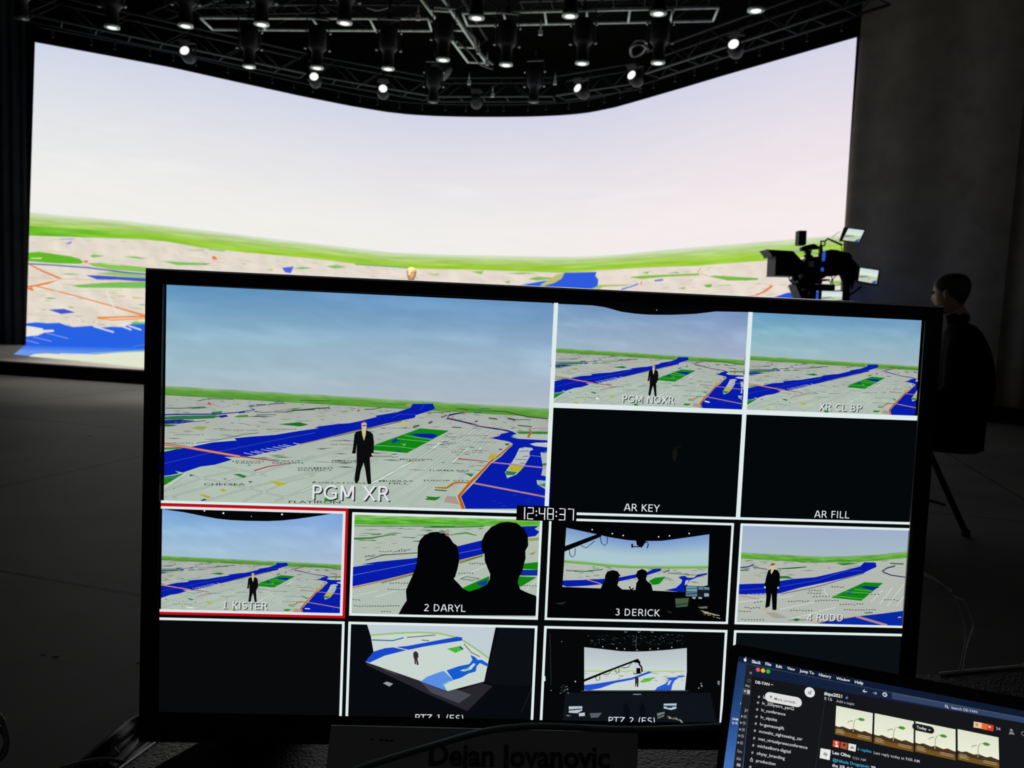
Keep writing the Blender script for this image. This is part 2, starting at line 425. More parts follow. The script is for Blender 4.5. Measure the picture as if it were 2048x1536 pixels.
led = empty('video_wall', (0, 19.3, ZB), 'huge curved video wall glowing with pale sky over a green and blue city map', 'video wall')
LP = Pic(led_surf, .006); LP.maxe = 26
def lx(u, y):
    xl = 70 + (51.8 - 70) * (y - 85) / 605.0; xr = 1713.5 - 33.5 * (y - 74.5) / 520.0
    return xl + (xr - xl) * u
def fx(u, tab, y):
    for _ in range(4): x = lx(u, y); y = interp(tab, x)
    return lx(u, y), y
def strip(u, v, ta, tb, y0, y1):
    xa, ya = fx(u, ta, y0); xb, yb = fx(u, tb, y1); return (xa + (xb - xa) * v, ya + (yb - ya) * v)
def sky_px(u, v): return strip(u, v, _top, HZ, 150, 490)
def sky_c(u, v):
    top = mix((208, 215, 232), (214, 212, 232), u); mid = mix((226, 228, 232), (232, 224, 232), u); bot = mix((240, 239, 235), (246, 235, 237), max(0, (u - .45) * 2.2))
    c = mix(top, mid, v / .4) if v < .4 else mix(mid, bot, (v - .4) / .45)
    n = fbm(u * 9, v * 10, 3.1); n2 = fbm(u * 26, v * 40, 9.2)
    band = math.exp(-((v - .55) / .22) ** 2)
    k = 5 * band * max(0, n) + 1.5 * n2
    return tuple(max(0, min(252, q + k)) for q in c)
LP.patch(sky_px, 90, 34, sky_c)
def grn_px(u, v): return strip(u, v, [(x, y - .6) for x, y in HZ], GB, 490, 520)
def grn_c(u, v):
    x = 58 + 1632 * u
    c = mix((222, 228, 214), (178, 206, 132), v / .3) if v < .3 else mix((178, 206, 132), (160, 205, 62), (v - .3) / .5)
    left = math.exp(-(max(0, x - 58) / 240.0) ** 2)
    if v > .62: c = mix(c, (110, 190, 48), left * .9)
    n = fbm(u * 22, v * 9, 1.7) * min(1, v * 2 + .2)
    return tuple(max(0, min(250, q + n * 20 * (1 if i != 2 else 1.3))) for i, q in enumerate(c))
LP.patch(grn_px, 160, 16, grn_c)
BASE_T = []
for q in PLAN_EXT:
    BASE_T.append(proj((q.x, q.y, ZB)))
BASE_T = [(x, y) for x, y in sorted(BASE_T)]
def land_px(u, v): return strip(u, v, GB, BASE_T, 520, 690)
def land_c(u, v):
    n = fbm(u * 80, v * 24, 5.5)
    c = mix((226, 217, 203), (232, 219, 208), u)
    return tuple(max(0, min(250, q + n * 12)) for q in c)
LP.patch(land_px, 150, 24, land_c)
def Z(x0, y0, k): return lambda *pts: [(x0 + a / k, y0 + b / k) for a, b in pts]
z5 = Z(50, 420, 5.12); z4 = Z(400, 420, 3.4133); z9 = Z(950, 420, 3.4133); z8 = Z(1480, 420, 3.2)
# dashes of streets and small parks over the land
for i in range(420):
    u = random.random(); x = 60 + 1620 * u; y0 = interp(GB, x); v = random.random() ** 1.4
    y = y0 + 4 + v * (min(690, interp(BASE_T, x)) - y0 - 45)
    w = random.uniform(6, 22) * (.6 + v); hgt = random.uniform(.7, 1.7) * (.7 + 1.5 * v)
    c = random.choice([(214, 204, 186), (196, 190, 172), (240, 234, 226), (172, 196, 130), (206, 190, 176), (150, 185, 115), (236, 214, 190)])
    sl = (interp(HZ, x + 10) - interp(HZ, x)) / 10
    LP.line([(x, y), (x + w / 2, y + sl * w / 2), (x + w, y + sl * w)], [.3, hgt, .3], c, keep=i > 0)
G1, G2, G3 = (98, 184, 40), (130, 190, 100), (168, 200, 120)
BL, BL2, OR = (40, 98, 228), (62, 88, 200), (232, 122, 40)
for pts, c in [
    ([(-10, 440), (140, 428), (300, 450), (470, 475), (560, 500), (600, 535), (560, 552), (300, 545), (-10, 520)], G1),
    ([(60, 490), (180, 488), (160, 502), (60, 500)], (210, 225, 180)),
    ([(660, 470), (700, 455), (820, 470), (700, 488)], G2), ([(1000, 475), (1130, 475), (1260, 500), (1160, 500)], G2),
    ([(1390, 520), (1620, 535), (1900, 545), (1860, 565), (1560, 565)], G2),
    ([(640, 545), (800, 540), (1250, 590), (1600, 645), (1250, 640), (900, 612), (700, 575)], (140, 195, 90)),
    ([(740, 530), (900, 545), (1000, 570), (840, 560)], (205, 215, 150)),
    ([(720, 650), (900, 632), (1250, 672), (1600, 705), (1250, 700), (900, 672)], (150, 195, 110)),
    ([(470, 770), (880, 740), (1260, 735), (1700, 772), (1260, 800), (560, 795)], (122, 190, 90)),
    ([(620, 668), (760, 670), (1250, 700), (1700, 752), (1250, 735), (960, 715), (740, 712)], BL2),
    ([(240, 1020), (400, 1012), (520, 1050), (370, 1065)], BL2),
    ([(930, 870), (1040, 878), (1030, 890), (960, 890)], (210, 205, 150)), ([(1090, 880), (1240, 905), (1110, 910)], (208, 204, 140)),
    ([(200, 905), (250, 893), (330, 905), (260, 915)], (150, 185, 110)), ([(430, 990), (470, 985), (520, 1003), (460, 1005)], (170, 190, 130)),
    ([(360, 655), (470, 645), (590, 660), (470, 668)], (170, 192, 140)),
    ([(440, 330), (480, 318), (470, 350), (420, 348)], (150, 140, 215)), ([(340, 298), (520, 290), (500, 302), (360, 304)], (165, 155, 210)),
    ([(1840, 385), (2048, 390), (2048, 430), (1900, 415)], G3), ([(1660, 410), (1840, 400), (1830, 418), (1680, 420)], (185, 200, 165)),
]: LP.poly(z5(*pts), c)
LP.line(z5((-20, 548), (260, 562), (640, 590), (1020, 638), (1260, 660)), [2.4, 2.6, 2.6, 3, 3], (52, 96, 180))
for pts, w, c in [([(40, 555), (180, 625), (370, 705), (230, 750), (100, 775), (-10, 790)], [2.4, 3.2, 5.0, 4.0, 3.2, 3], OR), ([(100, 775), (500, 875), (900, 985), (1250, 1090)], [2.6, 2.4, 2.6, 4.5], (228, 140, 66)),
                  ([(1250, 1090), (1000, 1095), (740, 1105), (880, 1128), (1240, 1110)], [4.0, 3, 4.2, 2.2, 2], (236, 140, 44)), ([(30, 800), (90, 825), (60, 790)], 4, OR),
                  ([(-10, 692), (400, 705), (1250, 735)], 1.2, (222, 178, 150)), ([(-10, 828), (400, 832), (1000, 822)], 1.2, (214, 208, 170)), ([(0, 1060), (180, 1080), (620, 1080)], 1.4, (206, 200, 176)),
                  ([(1720, 490), (2048, 540)], 1.2, (232, 190, 160)), ([(220, 410), (380, 440)], 1.4, (236, 180, 140)), ([(830, 830), (940, 1060)], 1.6, (240, 238, 232))]:
    LP.line(z5(*pts), w, c)
LP.poly(z5((1910, 480), (1940, 470), (1970, 500), (1930, 510)), OR); LP.poly(z5((600, 520), (650, 515), (640, 540), (610, 540)), (232, 120, 50))
for i in range(60):
    x = random.uniform(520, 960); y = 1120 + (x - 520) * .15 + random.uniform(-8, 24)
    LP.line(z5((x, y), (x + random.uniform(8, 26), y + 4)), 1.0, random.choice([(180, 170, 165), (240, 238, 236), (200, 190, 180)]), keep=i > 0)
# river along the foot of the wall
LP.poly(z5((-40, 1165), (20, 1160), (110, 1150), (230, 1160), (350, 1155), (420, 1180), (500, 1198), (580, 1192), (680, 1185), (760, 1205), (900, 1195), (1000, 1200), (1090, 1168), (1500, 1160), (2300, 1080), (3200, 1000), (4200, 900), (4900, 800), (5370, 715), (5840, 715), (5600, 860), (4700, 1080), (3600, 1260), (2600, 1390), (1800, 1450), (1245, 1440), (900, 1405), (400, 1400), (-40, 1386)), BL)
LP.poly(z5((1090, 1150), (1245, 1148), (1245, 1168), (1090, 1172)), (100, 190, 110))
LP.poly(z5((-40, 1180), (80, 1195), (190, 1215), (180, 1230), (290, 1226), (300, 1245), (200, 1255), (130, 1285), (60, 1290), (-40, 1302)), (232, 228, 222))
for a, b, w, c in [((215, 1258), (440, 1316), 2, (120, 150, 240)), ((80, 1297), (270, 1345), 2, (120, 150, 240)), ((0, 1330), (140, 1366), 2, (120, 150, 240)), ((700, 1190), (910, 1252), 3, (212, 222, 246)), ((980, 1185), (1090, 1228), 3, (212, 222, 246)), ((1060, 1185), (1190, 1228), 3, (212, 222, 246)), ((1100, 1400), (1245, 1375), 2, (70, 130, 235))]:
    LP.line(z5(a, b), w, c)
# centre and right parts of the map
for pts, c in [([(560, 395), (640, 385), (620, 432), (580, 425)], (80, 100, 220)), ([(640, 398), (700, 388), (770, 395), (700, 405)], (130, 185, 110)), ([(860, 385), (930, 375), (1000, 390), (920, 400)], (140, 188, 110)), ([(-10, 360), (80, 365), (30, 378)], (130, 180, 100)), ([(450, 405), (500, 400), (490, 420)], (190, 205, 140)), ([(1540, 440), (1640, 432), (1620, 448)], (175, 195, 130)), ([(1850, 420), (1940, 415), (1920, 440)], (150, 190, 100))]:
    LP.poly(z4(*pts), c)
LP.line(z4((1060, 370), (1440, 395)), 3, (120, 175, 120))
LP.poly(z4((80, 318), (100, 315), (120, 340), (90, 338)), OR)
LP.poly(z9((360, 470), (430, 455), (560, 465), (420, 482)), (130, 185, 80)); LP.poly(z9((560, 440), (620, 425), (590, 480), (480, 520), (440, 515)), (190, 190, 110))
LP.poly(z9((450, 525), (540, 498), (590, 470), (612, 428), (700, 426), (830, 422), (822, 450), (842, 475), (838, 520), (780, 600), (380, 600)), (46, 92, 220))
LP.poly(z9((780, 545), (850, 512), (1050, 508), (1040, 516), (870, 525), (820, 570)), (160, 195, 90))
for pts, c in [([(1050, 458), (1140, 448), (1530, 432), (1530, 446), (1300, 456), (1130, 472)], (132, 190, 60)), ([(1590, 452), (1640, 448), (1930, 465), (1930, 478), (1730, 482)], (122, 185, 60)), ([(1140, 425), (1190, 420), (1180, 438)], (140, 190, 80)), ([(1560, 512), (1620, 505), (1610, 528), (1580, 528)], (110, 180, 50)), ([(1620, 520), (1750, 508), (1740, 516)], (150, 195, 90)), ([(1380, 535), (1440, 525), (1430, 540)], (130, 190, 70)), ([(1220, 478), (1280, 470), (1290, 480), (1230, 488)], (80, 110, 220)), ([(1090, 508), (1115, 500), (1110, 514)], (70, 100, 220)), ([(1310, 430), (1380, 422), (1400, 432)], (120, 160, 170)), ([(200, 490), (240, 482), (230, 505)], (150, 190, 100)), ([(210, 432), (330, 425), (420, 432), (300, 440)], (150, 190, 90))]:
    LP.poly(z9(*pts), c)
LP.line(z9((1000, 542), (1060, 524), (1100, 510)), [3, 2.4, 2.4], (80, 110, 220))
LP.line(z9((1130, 510), (1140, 485)), 3, (230, 150, 110)); LP.line(z9((1910, 585), (1990, 550), (2030, 518)), 3, (232, 140, 90)); LP.line(z9((1520, 425), (1540, 398)), 2.4, (230, 165, 130)); LP.line(z9((1930, 500), (2048, 515)), 1.4, (225, 190, 175)); LP.line(z9((1540, 430), (1600, 455)), 1.6, (225, 180, 160))
LP.poly(z8((-10, 445), (70, 432), (125, 440), (40, 452)), (110, 178, 60)); LP.line(z8((100, 545), (150, 525), (205, 485)), [2, 3.5, 4], (228, 120, 70)); LP.line(z8((0, 560), (100, 545)), 2, (232, 150, 110))
LP.poly(z8((225, 556), (300, 530), (680, 510), (680, 660), (200, 760), (-180, 900), (-420, 1000), (-640, 1000), (-420, 830), (-100, 700), (100, 610)), (42, 84, 214)); LP.poly([(905, 700), (1190, 628), (1290, 636), (1110, 722)], (112, 186, 60)); LP.poly(z8((560, 455), (680, 452), (680, 478), (580, 475)), (140, 195, 100))
LP.line(z8((330, 270), (400, 262), (500, 280)), 2.5, (110, 160, 190))
def edge_cut(pa, pb, sgn):
    n_ = ray(*pa).cross(ray(*pb)).normalized()
    if n_.x * sgn < 0: n_ = -n_
    return (CAM, n_)
LP.build('display', led, cuts=[edge_cut((lx(0, 85), 85), (lx(0, 690), 690), -1), edge_cut((lx(1, 75), 75), (lx(1, 640), 640), 1), (Vector((0, 0, ZB + .005)), Vector((0, 0, -1)))])
m = MB()   # cabinet frame behind the picture
n = len(_fine)
for dz0, dz1 in ((ZB - .0, ZT + .03),):
    off = []
    for i, p in enumerate(_fine):
        t = (_fine[min(n - 1, i + 1)] - _fine[max(0, i - 1)]).normalized(); nn = Vector((-t.y, t.x, 0)); off.append(p + nn * .03)
    vs = [Vector((p.x, p.y, dz0)) for p in off] + [Vector((p.x, p.y, dz1)) for p in off]
    b2 = []
    for i, p in enumerate(_fine):
        t = (_fine[min(n - 1, i + 1)] - _fine[max(0, i - 1)]).normalized(); nn = Vector((-t.y, t.x, 0)); b2.append(p + nn * .15)
    vs += [Vector((p.x, p.y, dz0)) for p in b2] + [Vector((p.x, p.y, dz1)) for p in b2]
    fs = [(i, i + 1, n + i + 1, n + i) for i in range(n - 1)] + [(2 * n + i, 3 * n + i, 3 * n + i + 1, 2 * n + i + 1) for i in range(n - 1)]
    fs += [(n + i, n + i + 1, 3 * n + i + 1, 3 * n + i) for i in range(n - 1)] + [(i, 2 * n + i, 2 * n + i + 1, i + 1) for i in range(n - 1)] + [(0, n, 3 * n, 2 * n), (n - 1, 3 * n - 1, 4 * n - 1, 2 * n - 1)]
    m.add(vs, fs)
m.build('cabinet_frame', M_BLACK, led)

# lit stage floor in front of the wall
lf = empty('video_floor', (0, 13, ZB), 'glowing blue and cream video floor on the stage before the video wall', 'video floor')
def fl_surf(x, y, l):
    p = atZ(x, y, ZB + .004); return Vector((p.x, p.y, ZB + .004 + l))
FP = Pic(fl_surf, .0004); FP.maxe = None
def fpx(u, v):
    a = Vector((PL.x - .33, PL.y + .1, 0)).lerp(PLAN[-1], 0)  # start of wall foot
    t = u * (len(_fine) - 1); i = int(min(t, len(_fine) - 2)); w = _fine[i].lerp(_fine[i + 1], t - i)
    if u == 0: w = atZ(51.8, 690, ZB)
    front = [(-8.3034, 12.7447), (-5.4887, 11.4668), (-2.2, 11.05), (2.2, 11.1), (4.9, 11.4)]
    q = u * (len(front) - 1); j = int(min(q, len(front) - 2)); f = Vector((*front[j], 0)).lerp(Vector((*front[j + 1], 0)), q - j)
    p = Vector((w.x, w.y, 0)).lerp(f, v); p.z = ZB + .004
    return proj(p)
FP.patch(fpx, 60, 14, lambda u, v: mix((34, 100, 236), (112, 152, 232), v * 1.4))
FP.poly([(58, 712.5), (70, 708), (95, 707), (140, 709.5), (190, 709), (240, 705), (292, 703), (480, 715), (800, 700), (1310, 700), (1240, 800), (292, 736.5), (150, 721)], (226, 230, 206))
FP.line([(120, 707.5), (180, 709)], 2.0, (200, 214, 240)); FP.line([(180, 707), (292, 701)], 2.0, (140, 190, 190))
FP.build('display', lf)

# ================================================================== HEADER PIPE, TRUSSES, LAMPS
hp = empty('header_pipe', (0, 18, ZT + .2), 'thin black curved pipe with drop cables just above the video wall', 'pipe')
path = []
for i, p in enumerate(_fine):
    t = (_fine[min(n - 1, i + 1)] - _fine[max(0, i - 1)]).normalized(); nn = Vector((t.y, -t.x, 0))
    path.append(Vector((p.x, p.y, ZT + .24)) + nn * .22)
m = MB(); m.tube(path, .018, 6); m.build('pipe', M_BLKMET, hp)
acc = 0; last = path[0]; nxt = .25
for p in path[1:]:
    acc += (p - last).length; last = p
    if acc > nxt:
        nxt += .52
        m = MB(); m.tube([p + Vector((0, 0, .22)), p + Vector((0, 0, -.12))], .011, 5); m.lathe([(.022, -.16), (.026, -.12), (.01, -.10)], p, None, 6); m.build('drop_cable', M_BLKMET, hp)

def truss(name, a, b, label, group, wdt=.42, hgt=.42, bay=.5, side=1, m_low=None, perp=False, cap=True, dirv=None):
    """box truss; a-b is the lower chord nearest to the viewer, the second lower chord lies wdt to its far side"""
    a = Vector(a); b = Vector(b); d = b - a; ln = d.length; t = d.normalized()
    s = dirv if dirv is not None else Vector((-t.y, t.x, 0)).normalized() * side
    r = empty(name, (a + b) / 2, label, 'truss', group)
    up = Vector((0, 0, hgt)); lo = m_low or M_ALU
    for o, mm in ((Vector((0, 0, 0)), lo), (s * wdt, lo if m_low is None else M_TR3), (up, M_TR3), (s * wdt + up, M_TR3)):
        mb = MB(); mb.tube([a + o, b + o], .024, 8); mb.build('chord', mm, r)
    k = max(2, round(ln / bay))
    for i in range(k + 1):
        p = a + d * (i / k)
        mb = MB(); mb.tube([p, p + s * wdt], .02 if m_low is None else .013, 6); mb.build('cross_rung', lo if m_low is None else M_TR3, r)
    for i in range(k):
        p = a + d * (i / k); q = a + d * ((i + 1) / k)
        for o in (Vector((0, 0, 0)), s * wdt):
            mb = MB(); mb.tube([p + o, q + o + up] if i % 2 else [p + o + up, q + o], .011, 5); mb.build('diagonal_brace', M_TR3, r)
    return r
M_TR3 = mat('shaded_truss_parts', (.007, .008, .008), .7, .1, nscale=10)  # shade on upper chords and bracing put into a near-black colour
M_TR2 = mat('dimmed_truss', (.05, .06, .052), .6, .1, nscale=10)  # truss tone darkened, dimness of curved and roof trusses put into the colour
ZP = 6.2
def P(x, y, z=ZP): return atZ(x, y, z)
GT = 'dark trusses curving above the video wall'
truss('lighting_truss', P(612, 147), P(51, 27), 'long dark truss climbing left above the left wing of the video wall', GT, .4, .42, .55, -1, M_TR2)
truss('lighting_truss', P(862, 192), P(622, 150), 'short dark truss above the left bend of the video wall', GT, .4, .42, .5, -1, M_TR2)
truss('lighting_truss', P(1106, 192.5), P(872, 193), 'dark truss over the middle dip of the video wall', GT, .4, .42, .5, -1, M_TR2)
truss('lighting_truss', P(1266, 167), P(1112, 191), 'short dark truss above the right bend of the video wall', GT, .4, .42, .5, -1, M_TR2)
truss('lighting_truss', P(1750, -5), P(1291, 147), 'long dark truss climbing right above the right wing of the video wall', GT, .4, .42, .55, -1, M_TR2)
GL = 'bright box trusses seen from below'
a1, b1, a2 = P(425, 59), P(863, 61.5), P(400, 35.5)
truss('box_truss', a1, b1, 'bright aluminium box truss at upper left, seen from below like a ladder', GL, (a2 - a1).length, .45, 1.02, 1, None, dirv=(a2 - a1).normalized())
a1, b1, a2 = P(935, 51), P(1426, 41.5), P(925, 26.5)
truss('box_truss', a1, b1, 'bright aluminium box truss at upper right, seen from below like a ladder', GL, (a2 - a1).length, .45, .74, 1, None, dirv=(a2 - a1).normalized())
a1, b1, a2 = P(972, 126), P(872, -22), P(938, 137)
truss('box_truss', a1, b1, 'aluminium box truss running away between the two ladder like trusses', GL, .36, .45, .8, 1, None, dirv=(Vector((a2.x - a1.x, 0, 0))).normalized())
a1, b1 = atZ(-40, 50, 5.4), atZ(1600, 20, 5.4)
truss('box_truss', Vector((a1.x, 11.55, 6.2)), Vector((b1.x, 11.0, 6.2)), 'front aluminium box truss above the nearest row of spotlights', GL, .4, .45, .8, 1, None)
# further dim trusses up under the roof
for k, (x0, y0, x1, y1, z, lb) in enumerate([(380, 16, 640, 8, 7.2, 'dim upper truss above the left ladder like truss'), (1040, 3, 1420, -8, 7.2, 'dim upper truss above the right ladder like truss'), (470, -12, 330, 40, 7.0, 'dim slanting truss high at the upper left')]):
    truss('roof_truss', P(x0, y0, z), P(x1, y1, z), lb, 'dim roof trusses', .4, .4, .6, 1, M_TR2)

def spotlight(name, lit, label):
    r = empty(name, (0, 0, 0), label, 'spotlight', 'spotlights hanging from the trusses')
    m = MB(); m.lathe([(.085, .0), (.105, .012), (.108, .05), (.10, .06), (.095, .26), (.125, .30), (.16, .34), (.165, .60), (.13, .68), (.06, .70)], (0, 0, 0), None, 24); m.build('housing', M_BLKMET, r)
    m = MB(); m.lathe([(.112, -.004), (.112, .022), (.088, .022), (.088, -.004)], (0, 0, 0), None, 24); m.build('lens_ring', M_ALU if lit else M_BLKMET, r)
    m = MB(); m.lathe([(.012, -.016), (.05, -.014), (.068, -.006)], (0, 0, 0), None, 20); m.build('lens', M_LAMP if lit else M_LAMPD, r)
    m = MB()
    for s in (-1, 1): m.box((s * .185, 0, .56), (.014, .06, .52))
    m.box((0, 0, .82), (.384, .06, .014)); m.build('yoke', M_BLKMET, r)
    m = MB(); m.box((0, 0, .87), (.07, .05, .1)); m.tube([(0, 0, .9), (0, 0, 1.15)], .018, 8); m.build('clamp', M_BLKMET, r)
    for s, z in ((-1, .31), (1, .31), (-1, .6), (1, .6)):
        m = MB(); m.lathe([(.018, 0), (.022, .012), (.016, .035)], (s * .19, 0, z), Matrix.Rotation(s * pi / 2, 3, 'Y'), 8); m.build('knob', M_GREY, r)
    return r
SPOTS = [  # lens position in the photo, lit, label
    (224, 55, 1, 'lit black spotlight at the far left above the left wing of the video wall'),
    (371, 52, 1, 'lit black spotlight above the leftmost round fresnel lamp'),
    (523, 49, 1, 'lit black spotlight hanging over the left part of the left ladder like truss'),
    (689, 46, 1, 'lit black spotlight hanging over the right part of the left ladder like truss'),
    (953, 36, 1, 'lit black spotlight over the left end of the right ladder like truss'),
    (1140, 32, 1, 'lit black spotlight over the middle of the right ladder like truss'),
    (1317, 27, 1, 'lit black spotlight over the right part of the right ladder like truss'),
    (1512, 21, 1, 'lit black spotlight furthest right, over the right wing of the video wall'),
    (498, 134, 1, 'lit black spotlight below the left end of the left ladder like truss'),
    (634, 136, 1, 'lit black spotlight hanging just above a round fresnel lamp left of the middle'),
    (776, 138, 1, 'lit black spotlight below the right end of the left ladder like truss'),
    (886, 120, 1, 'lit black spotlight beside the slanting central truss, left of it'),
    (1012, 130, 1, 'lit black spotlight just right of the far end of the central truss'),
    (1164, 127, 1, 'lit black spotlight below the middle of the right ladder like truss'),
    (1316, 126, 1, 'lit black spotlight below the right end of the right ladder like truss'),
    (866, 204, 0, 'unlit black spotlight close above the video wall, left of its lowest dip'),
    (1067, 204, 0, 'unlit black spotlight close above the video wall, right of its lowest dip'),
    (42, 36, 0, 'unlit dim spotlight in the upper left corner by the end of the long truss')]
pr = {1: spotlight('spotlight', True, 'x'), 0: spotlight('spotlight', False, 'y')}
used = set()
for i, (x, y, lit, lb) in enumerate(SPOTS):
    z = 5.35 if i < 15 else 5.62
    p = atZ(x, y, z)
    if i == 17: p = atZ(x, y, 5.5)
    o = pr[lit] if lit not in used else dup(pr[lit])
    used.add(lit); o.location = p; o['label'] = lb; o.rotation_euler = (0, 0, random.uniform(-.3, .3))

def fresnel(name, lit):
    r = empty(name, (0, 0, 0), 'x', 'spotlight', 'round fresnel lamps on the curved trusses')
    R = Matrix.Rotation(pi / 2, 3, 'X')   # axis along -Y (lens at -Y)
    m = MB(); m.lathe([(.095, .0), (.105, .01), (.105, .05), (.12, .06), (.12, .24), (.09, .30), (.03, .31)], (0, 0, 0), Matrix.Rotation(-pi / 2, 3, 'X'), 20); m.build('housing', M_BLKMET, r)
    m = MB(); m.lathe([(.02, -.022), (.06, -.016), (.092, .004)], (0, 0, 0), Matrix.Rotation(-pi / 2, 3, 'X'), 20); m.build('lens', M_LAMP if lit else M_LAMPD, r)
    m = MB(); 
    for s in (-1, 1): m.box((s * .135, .14, .10), (.01, .04, .26))
    m.box((0, .14, .235), (.28, .04, .01)); m.tube([(0, .14, .23), (0, .14, .42)], .016, 8); m.build('yoke', M_BLKMET, r)
    m = MB(); m.prism([(-.09, 0, .1), (.09, 0, .1), (.11, -.1, .16), (-.11, -.1, .16)], (0, 0, .006)); m.build('barn_door', M_BLKMET, r)
    return r
FRES = [(369, 101, 1, 0, 'round lit fresnel lamp furthest left, glowing on the long left truss'),
        (628, 153, 1, .1, 'round lit fresnel lamp under a spotlight, left of the middle of the rig'),
        (766, 177, 1, .15, 'round lit fresnel lamp nearest to the dip on its left side'),
        (952, 197, 0, .0, 'dim round fresnel lamp at the middle, right above the dip of the video wall'),
        (1155, 176, 1, -.75, 'lit fresnel lamp turned left, nearest to the dip on its right side'),
        (1263, 150, 1, -.7, 'lit fresnel lamp turned left, below a cable coil right of the middle'),
        (1467, 88, 1, -.5, 'lit fresnel lamp furthest right, on the long right truss')]
fp = {1: fresnel('fresnel_lamp', True), 0: fresnel('fresnel_lamp', False)}; fu = set()
for x, y, lit, rz, lb in FRES:
    o = fp[lit] if lit not in fu else dup(fp[lit]); fu.add(lit)
    o.location = atZ(x, y, 5.85); o.rotation_euler = (-.25, 0, rz); o['label'] = lb
# light that the lit spotlights throw on the stage
for i in (1, 3, 5, 8, 10, 12, 14):
    x, y, lit, lb = SPOTS[i]; p = atZ(x, y, 5.35)
    ld = bpy.data.lights.new('spotlight_beam', 'SPOT'); ld.energy = 480; ld.spot_size = radians(62); ld.spot_blend = .6; ld.shadow_soft_size = .08; ld.color = (1, .95, .88)
    lo = bpy.data.objects.new('spotlight_beam', ld); COL.objects.link(lo); lo.location = p + Vector((0, 0, -.03))
    lo.rotation_euler = (radians(-6), 0, 0)

# two narrow warm beams from the nearest spotlights on the man on the stage
_mh = atY(823, 548.5, 13.7)
for i in (3, 4):
    x, y, lit, lb = SPOTS[i]; p = atZ(x, y, 5.35) + Vector((0, 0, -.03))
    ld = bpy.data.lights.new('key_beam', 'SPOT'); ld.energy = 1500; ld.spot_size = radians(16); ld.spot_blend = .5; ld.shadow_soft_size = .08; ld.color = (1, .84, .60)
    lo = bpy.data.objects.new('key_beam', ld); COL.objects.link(lo); lo.location = p; lo.rotation_euler = (_mh - Vector((0, 0, .2)) - p).to_track_quat('-Z', 'Y').to_euler()

# cables and ducts up in the rig
def cable(name, pts, r, mm, label, cat='cable', group=None, n=6, ns=8):
    m = MB(); sp = spline(pts, ns); c = sp[len(sp) // 2]; m.tube(sp, r, n); o = m.build(name, mm, None, c); return tag(o, label, cat, group)
cable('cable_bundle', [P(905, 20, 6.3), P(925, 50, 6.25), P(948, 75, 6.15), P(955, 100, 6.1), P(985, 128, 6.15)], .032, M_CABLE, 'thick dark cable bundle sagging along the central truss')
cable('cable', [P(912, 80, 6.1), P(940, 105, 5.95), P(960, 128, 5.9), P(985, 138, 6.0)], .016, M_CABLE, 'thin dark cable looping under the far end of the central truss')
cable('cable_coil', [P(1262, 95, 6.1), P(1275, 80, 6.1), P(1292, 85, 6.1), P(1285, 105, 6.1), P(1265, 112, 6.1), P(1262, 95, 6.05), P(1280, 88, 6.05), P(1296, 98, 6.05)], .028, M_CABLE, 'dark cable coil hanging above the lit lamp turned left')
cable('cable', [P(735, 15, 6.6), P(755, 20, 6.4), P(775, 15, 6.6)], .02, M_CABLEG, 'short grey cable sagging between dim roof trusses, left of the central truss')
du = MB(); du.lathe([(.16, 0), (.19, .05), (.17, .1), (.20, .16), (.18, .22), (.21, .28), (.19, .36)], atZ(895, 150, 6.35), Matrix.Rotation(-.9, 3, 'Y'), 16)
o = du.build('crumpled_duct', M_TR2, None, atZ(895, 150, 6.35)); tag(o, 'crumpled grey fabric duct behind the spotlight beside the central truss', 'duct')
# small connectors and clamps that catch the light
CL = [(836, 35, 'left of the central truss'), (957, 103, 'beside the thin cable on the central truss'), (974, 126, 'at the far end of the central truss'), (1081, 65, 'under the right ladder like truss'), (938, 165, 'on the middle curved truss'), (1110, 165, 'near the right bend truss'), (985, 190, 'beside the dim middle fresnel lamp')]
for x, y, w in CL:
    m = MB(); c = P(x, y, 6.0); m.box(c, (.07, .05, .09), None, 0, .01); m.tube([c + Vector((0, 0, .04)), c + Vector((0, 0, .2))], .012, 6)
    o = m.build('truss_clamp', M_GREY, None, c); tag(o, 'small pale grey clamp ' + w, 'clamp', 'pale clamps in the rig')

# ================================================================== DESK
ZD = 0.785
Q = 0.75
desk = empty('desk', (0.3, .95, 0), 'black grained desk under the multiview monitor and the laptop', 'desk')
dk = [atZ(320, 1477, ZD), atZ(240, 1536, ZD)]
ed = (dk[0] - dk[1]).normalized()
dA = dk[0] + ed * .16; dB = dk[1] - ed * .5
rr0, rr1 = atZ(1880, 1349, ZD), atZ(2040, 1334, ZD); er = (rr1 - rr0).normalized()
dC = rr0 + er * .62
top = [dB, dA, Vector((-.08, .90, ZD)), rr0, dC, Vector((.95, .16, ZD))]
m = MB(); m.prism([p - Vector((0, 0, .03)) for p in top], (0, 0, .03)); m.build('desk_top', M_DESK, desk)
m = MB(); m.tube([rr0 + Vector((0, -.0, .001)), rr0.lerp(dC, .5) + Vector((0, 0, .001)), dC + Vector((0, 0, .001))], .0022, 6); m.build('edge_highlight', M_GREY, desk)  # pale strips along the desk edges, painted as edge highlights
m = MB(); m.tube([dA + Vector((0, 0, -.001)), dB + Vector((0, 0, -.001))], .0022, 6); m.build('edge_highlight', M_GREY, desk)
for x, y in ((-.29, .78), (-.36, .3), (1.0, 1.05), (.85, .26)):
    m = MB(); m.tube([(x, y, 0), (x, y, ZD - .03)], .022, 10); m.build('leg', M_BLKMET, desk)

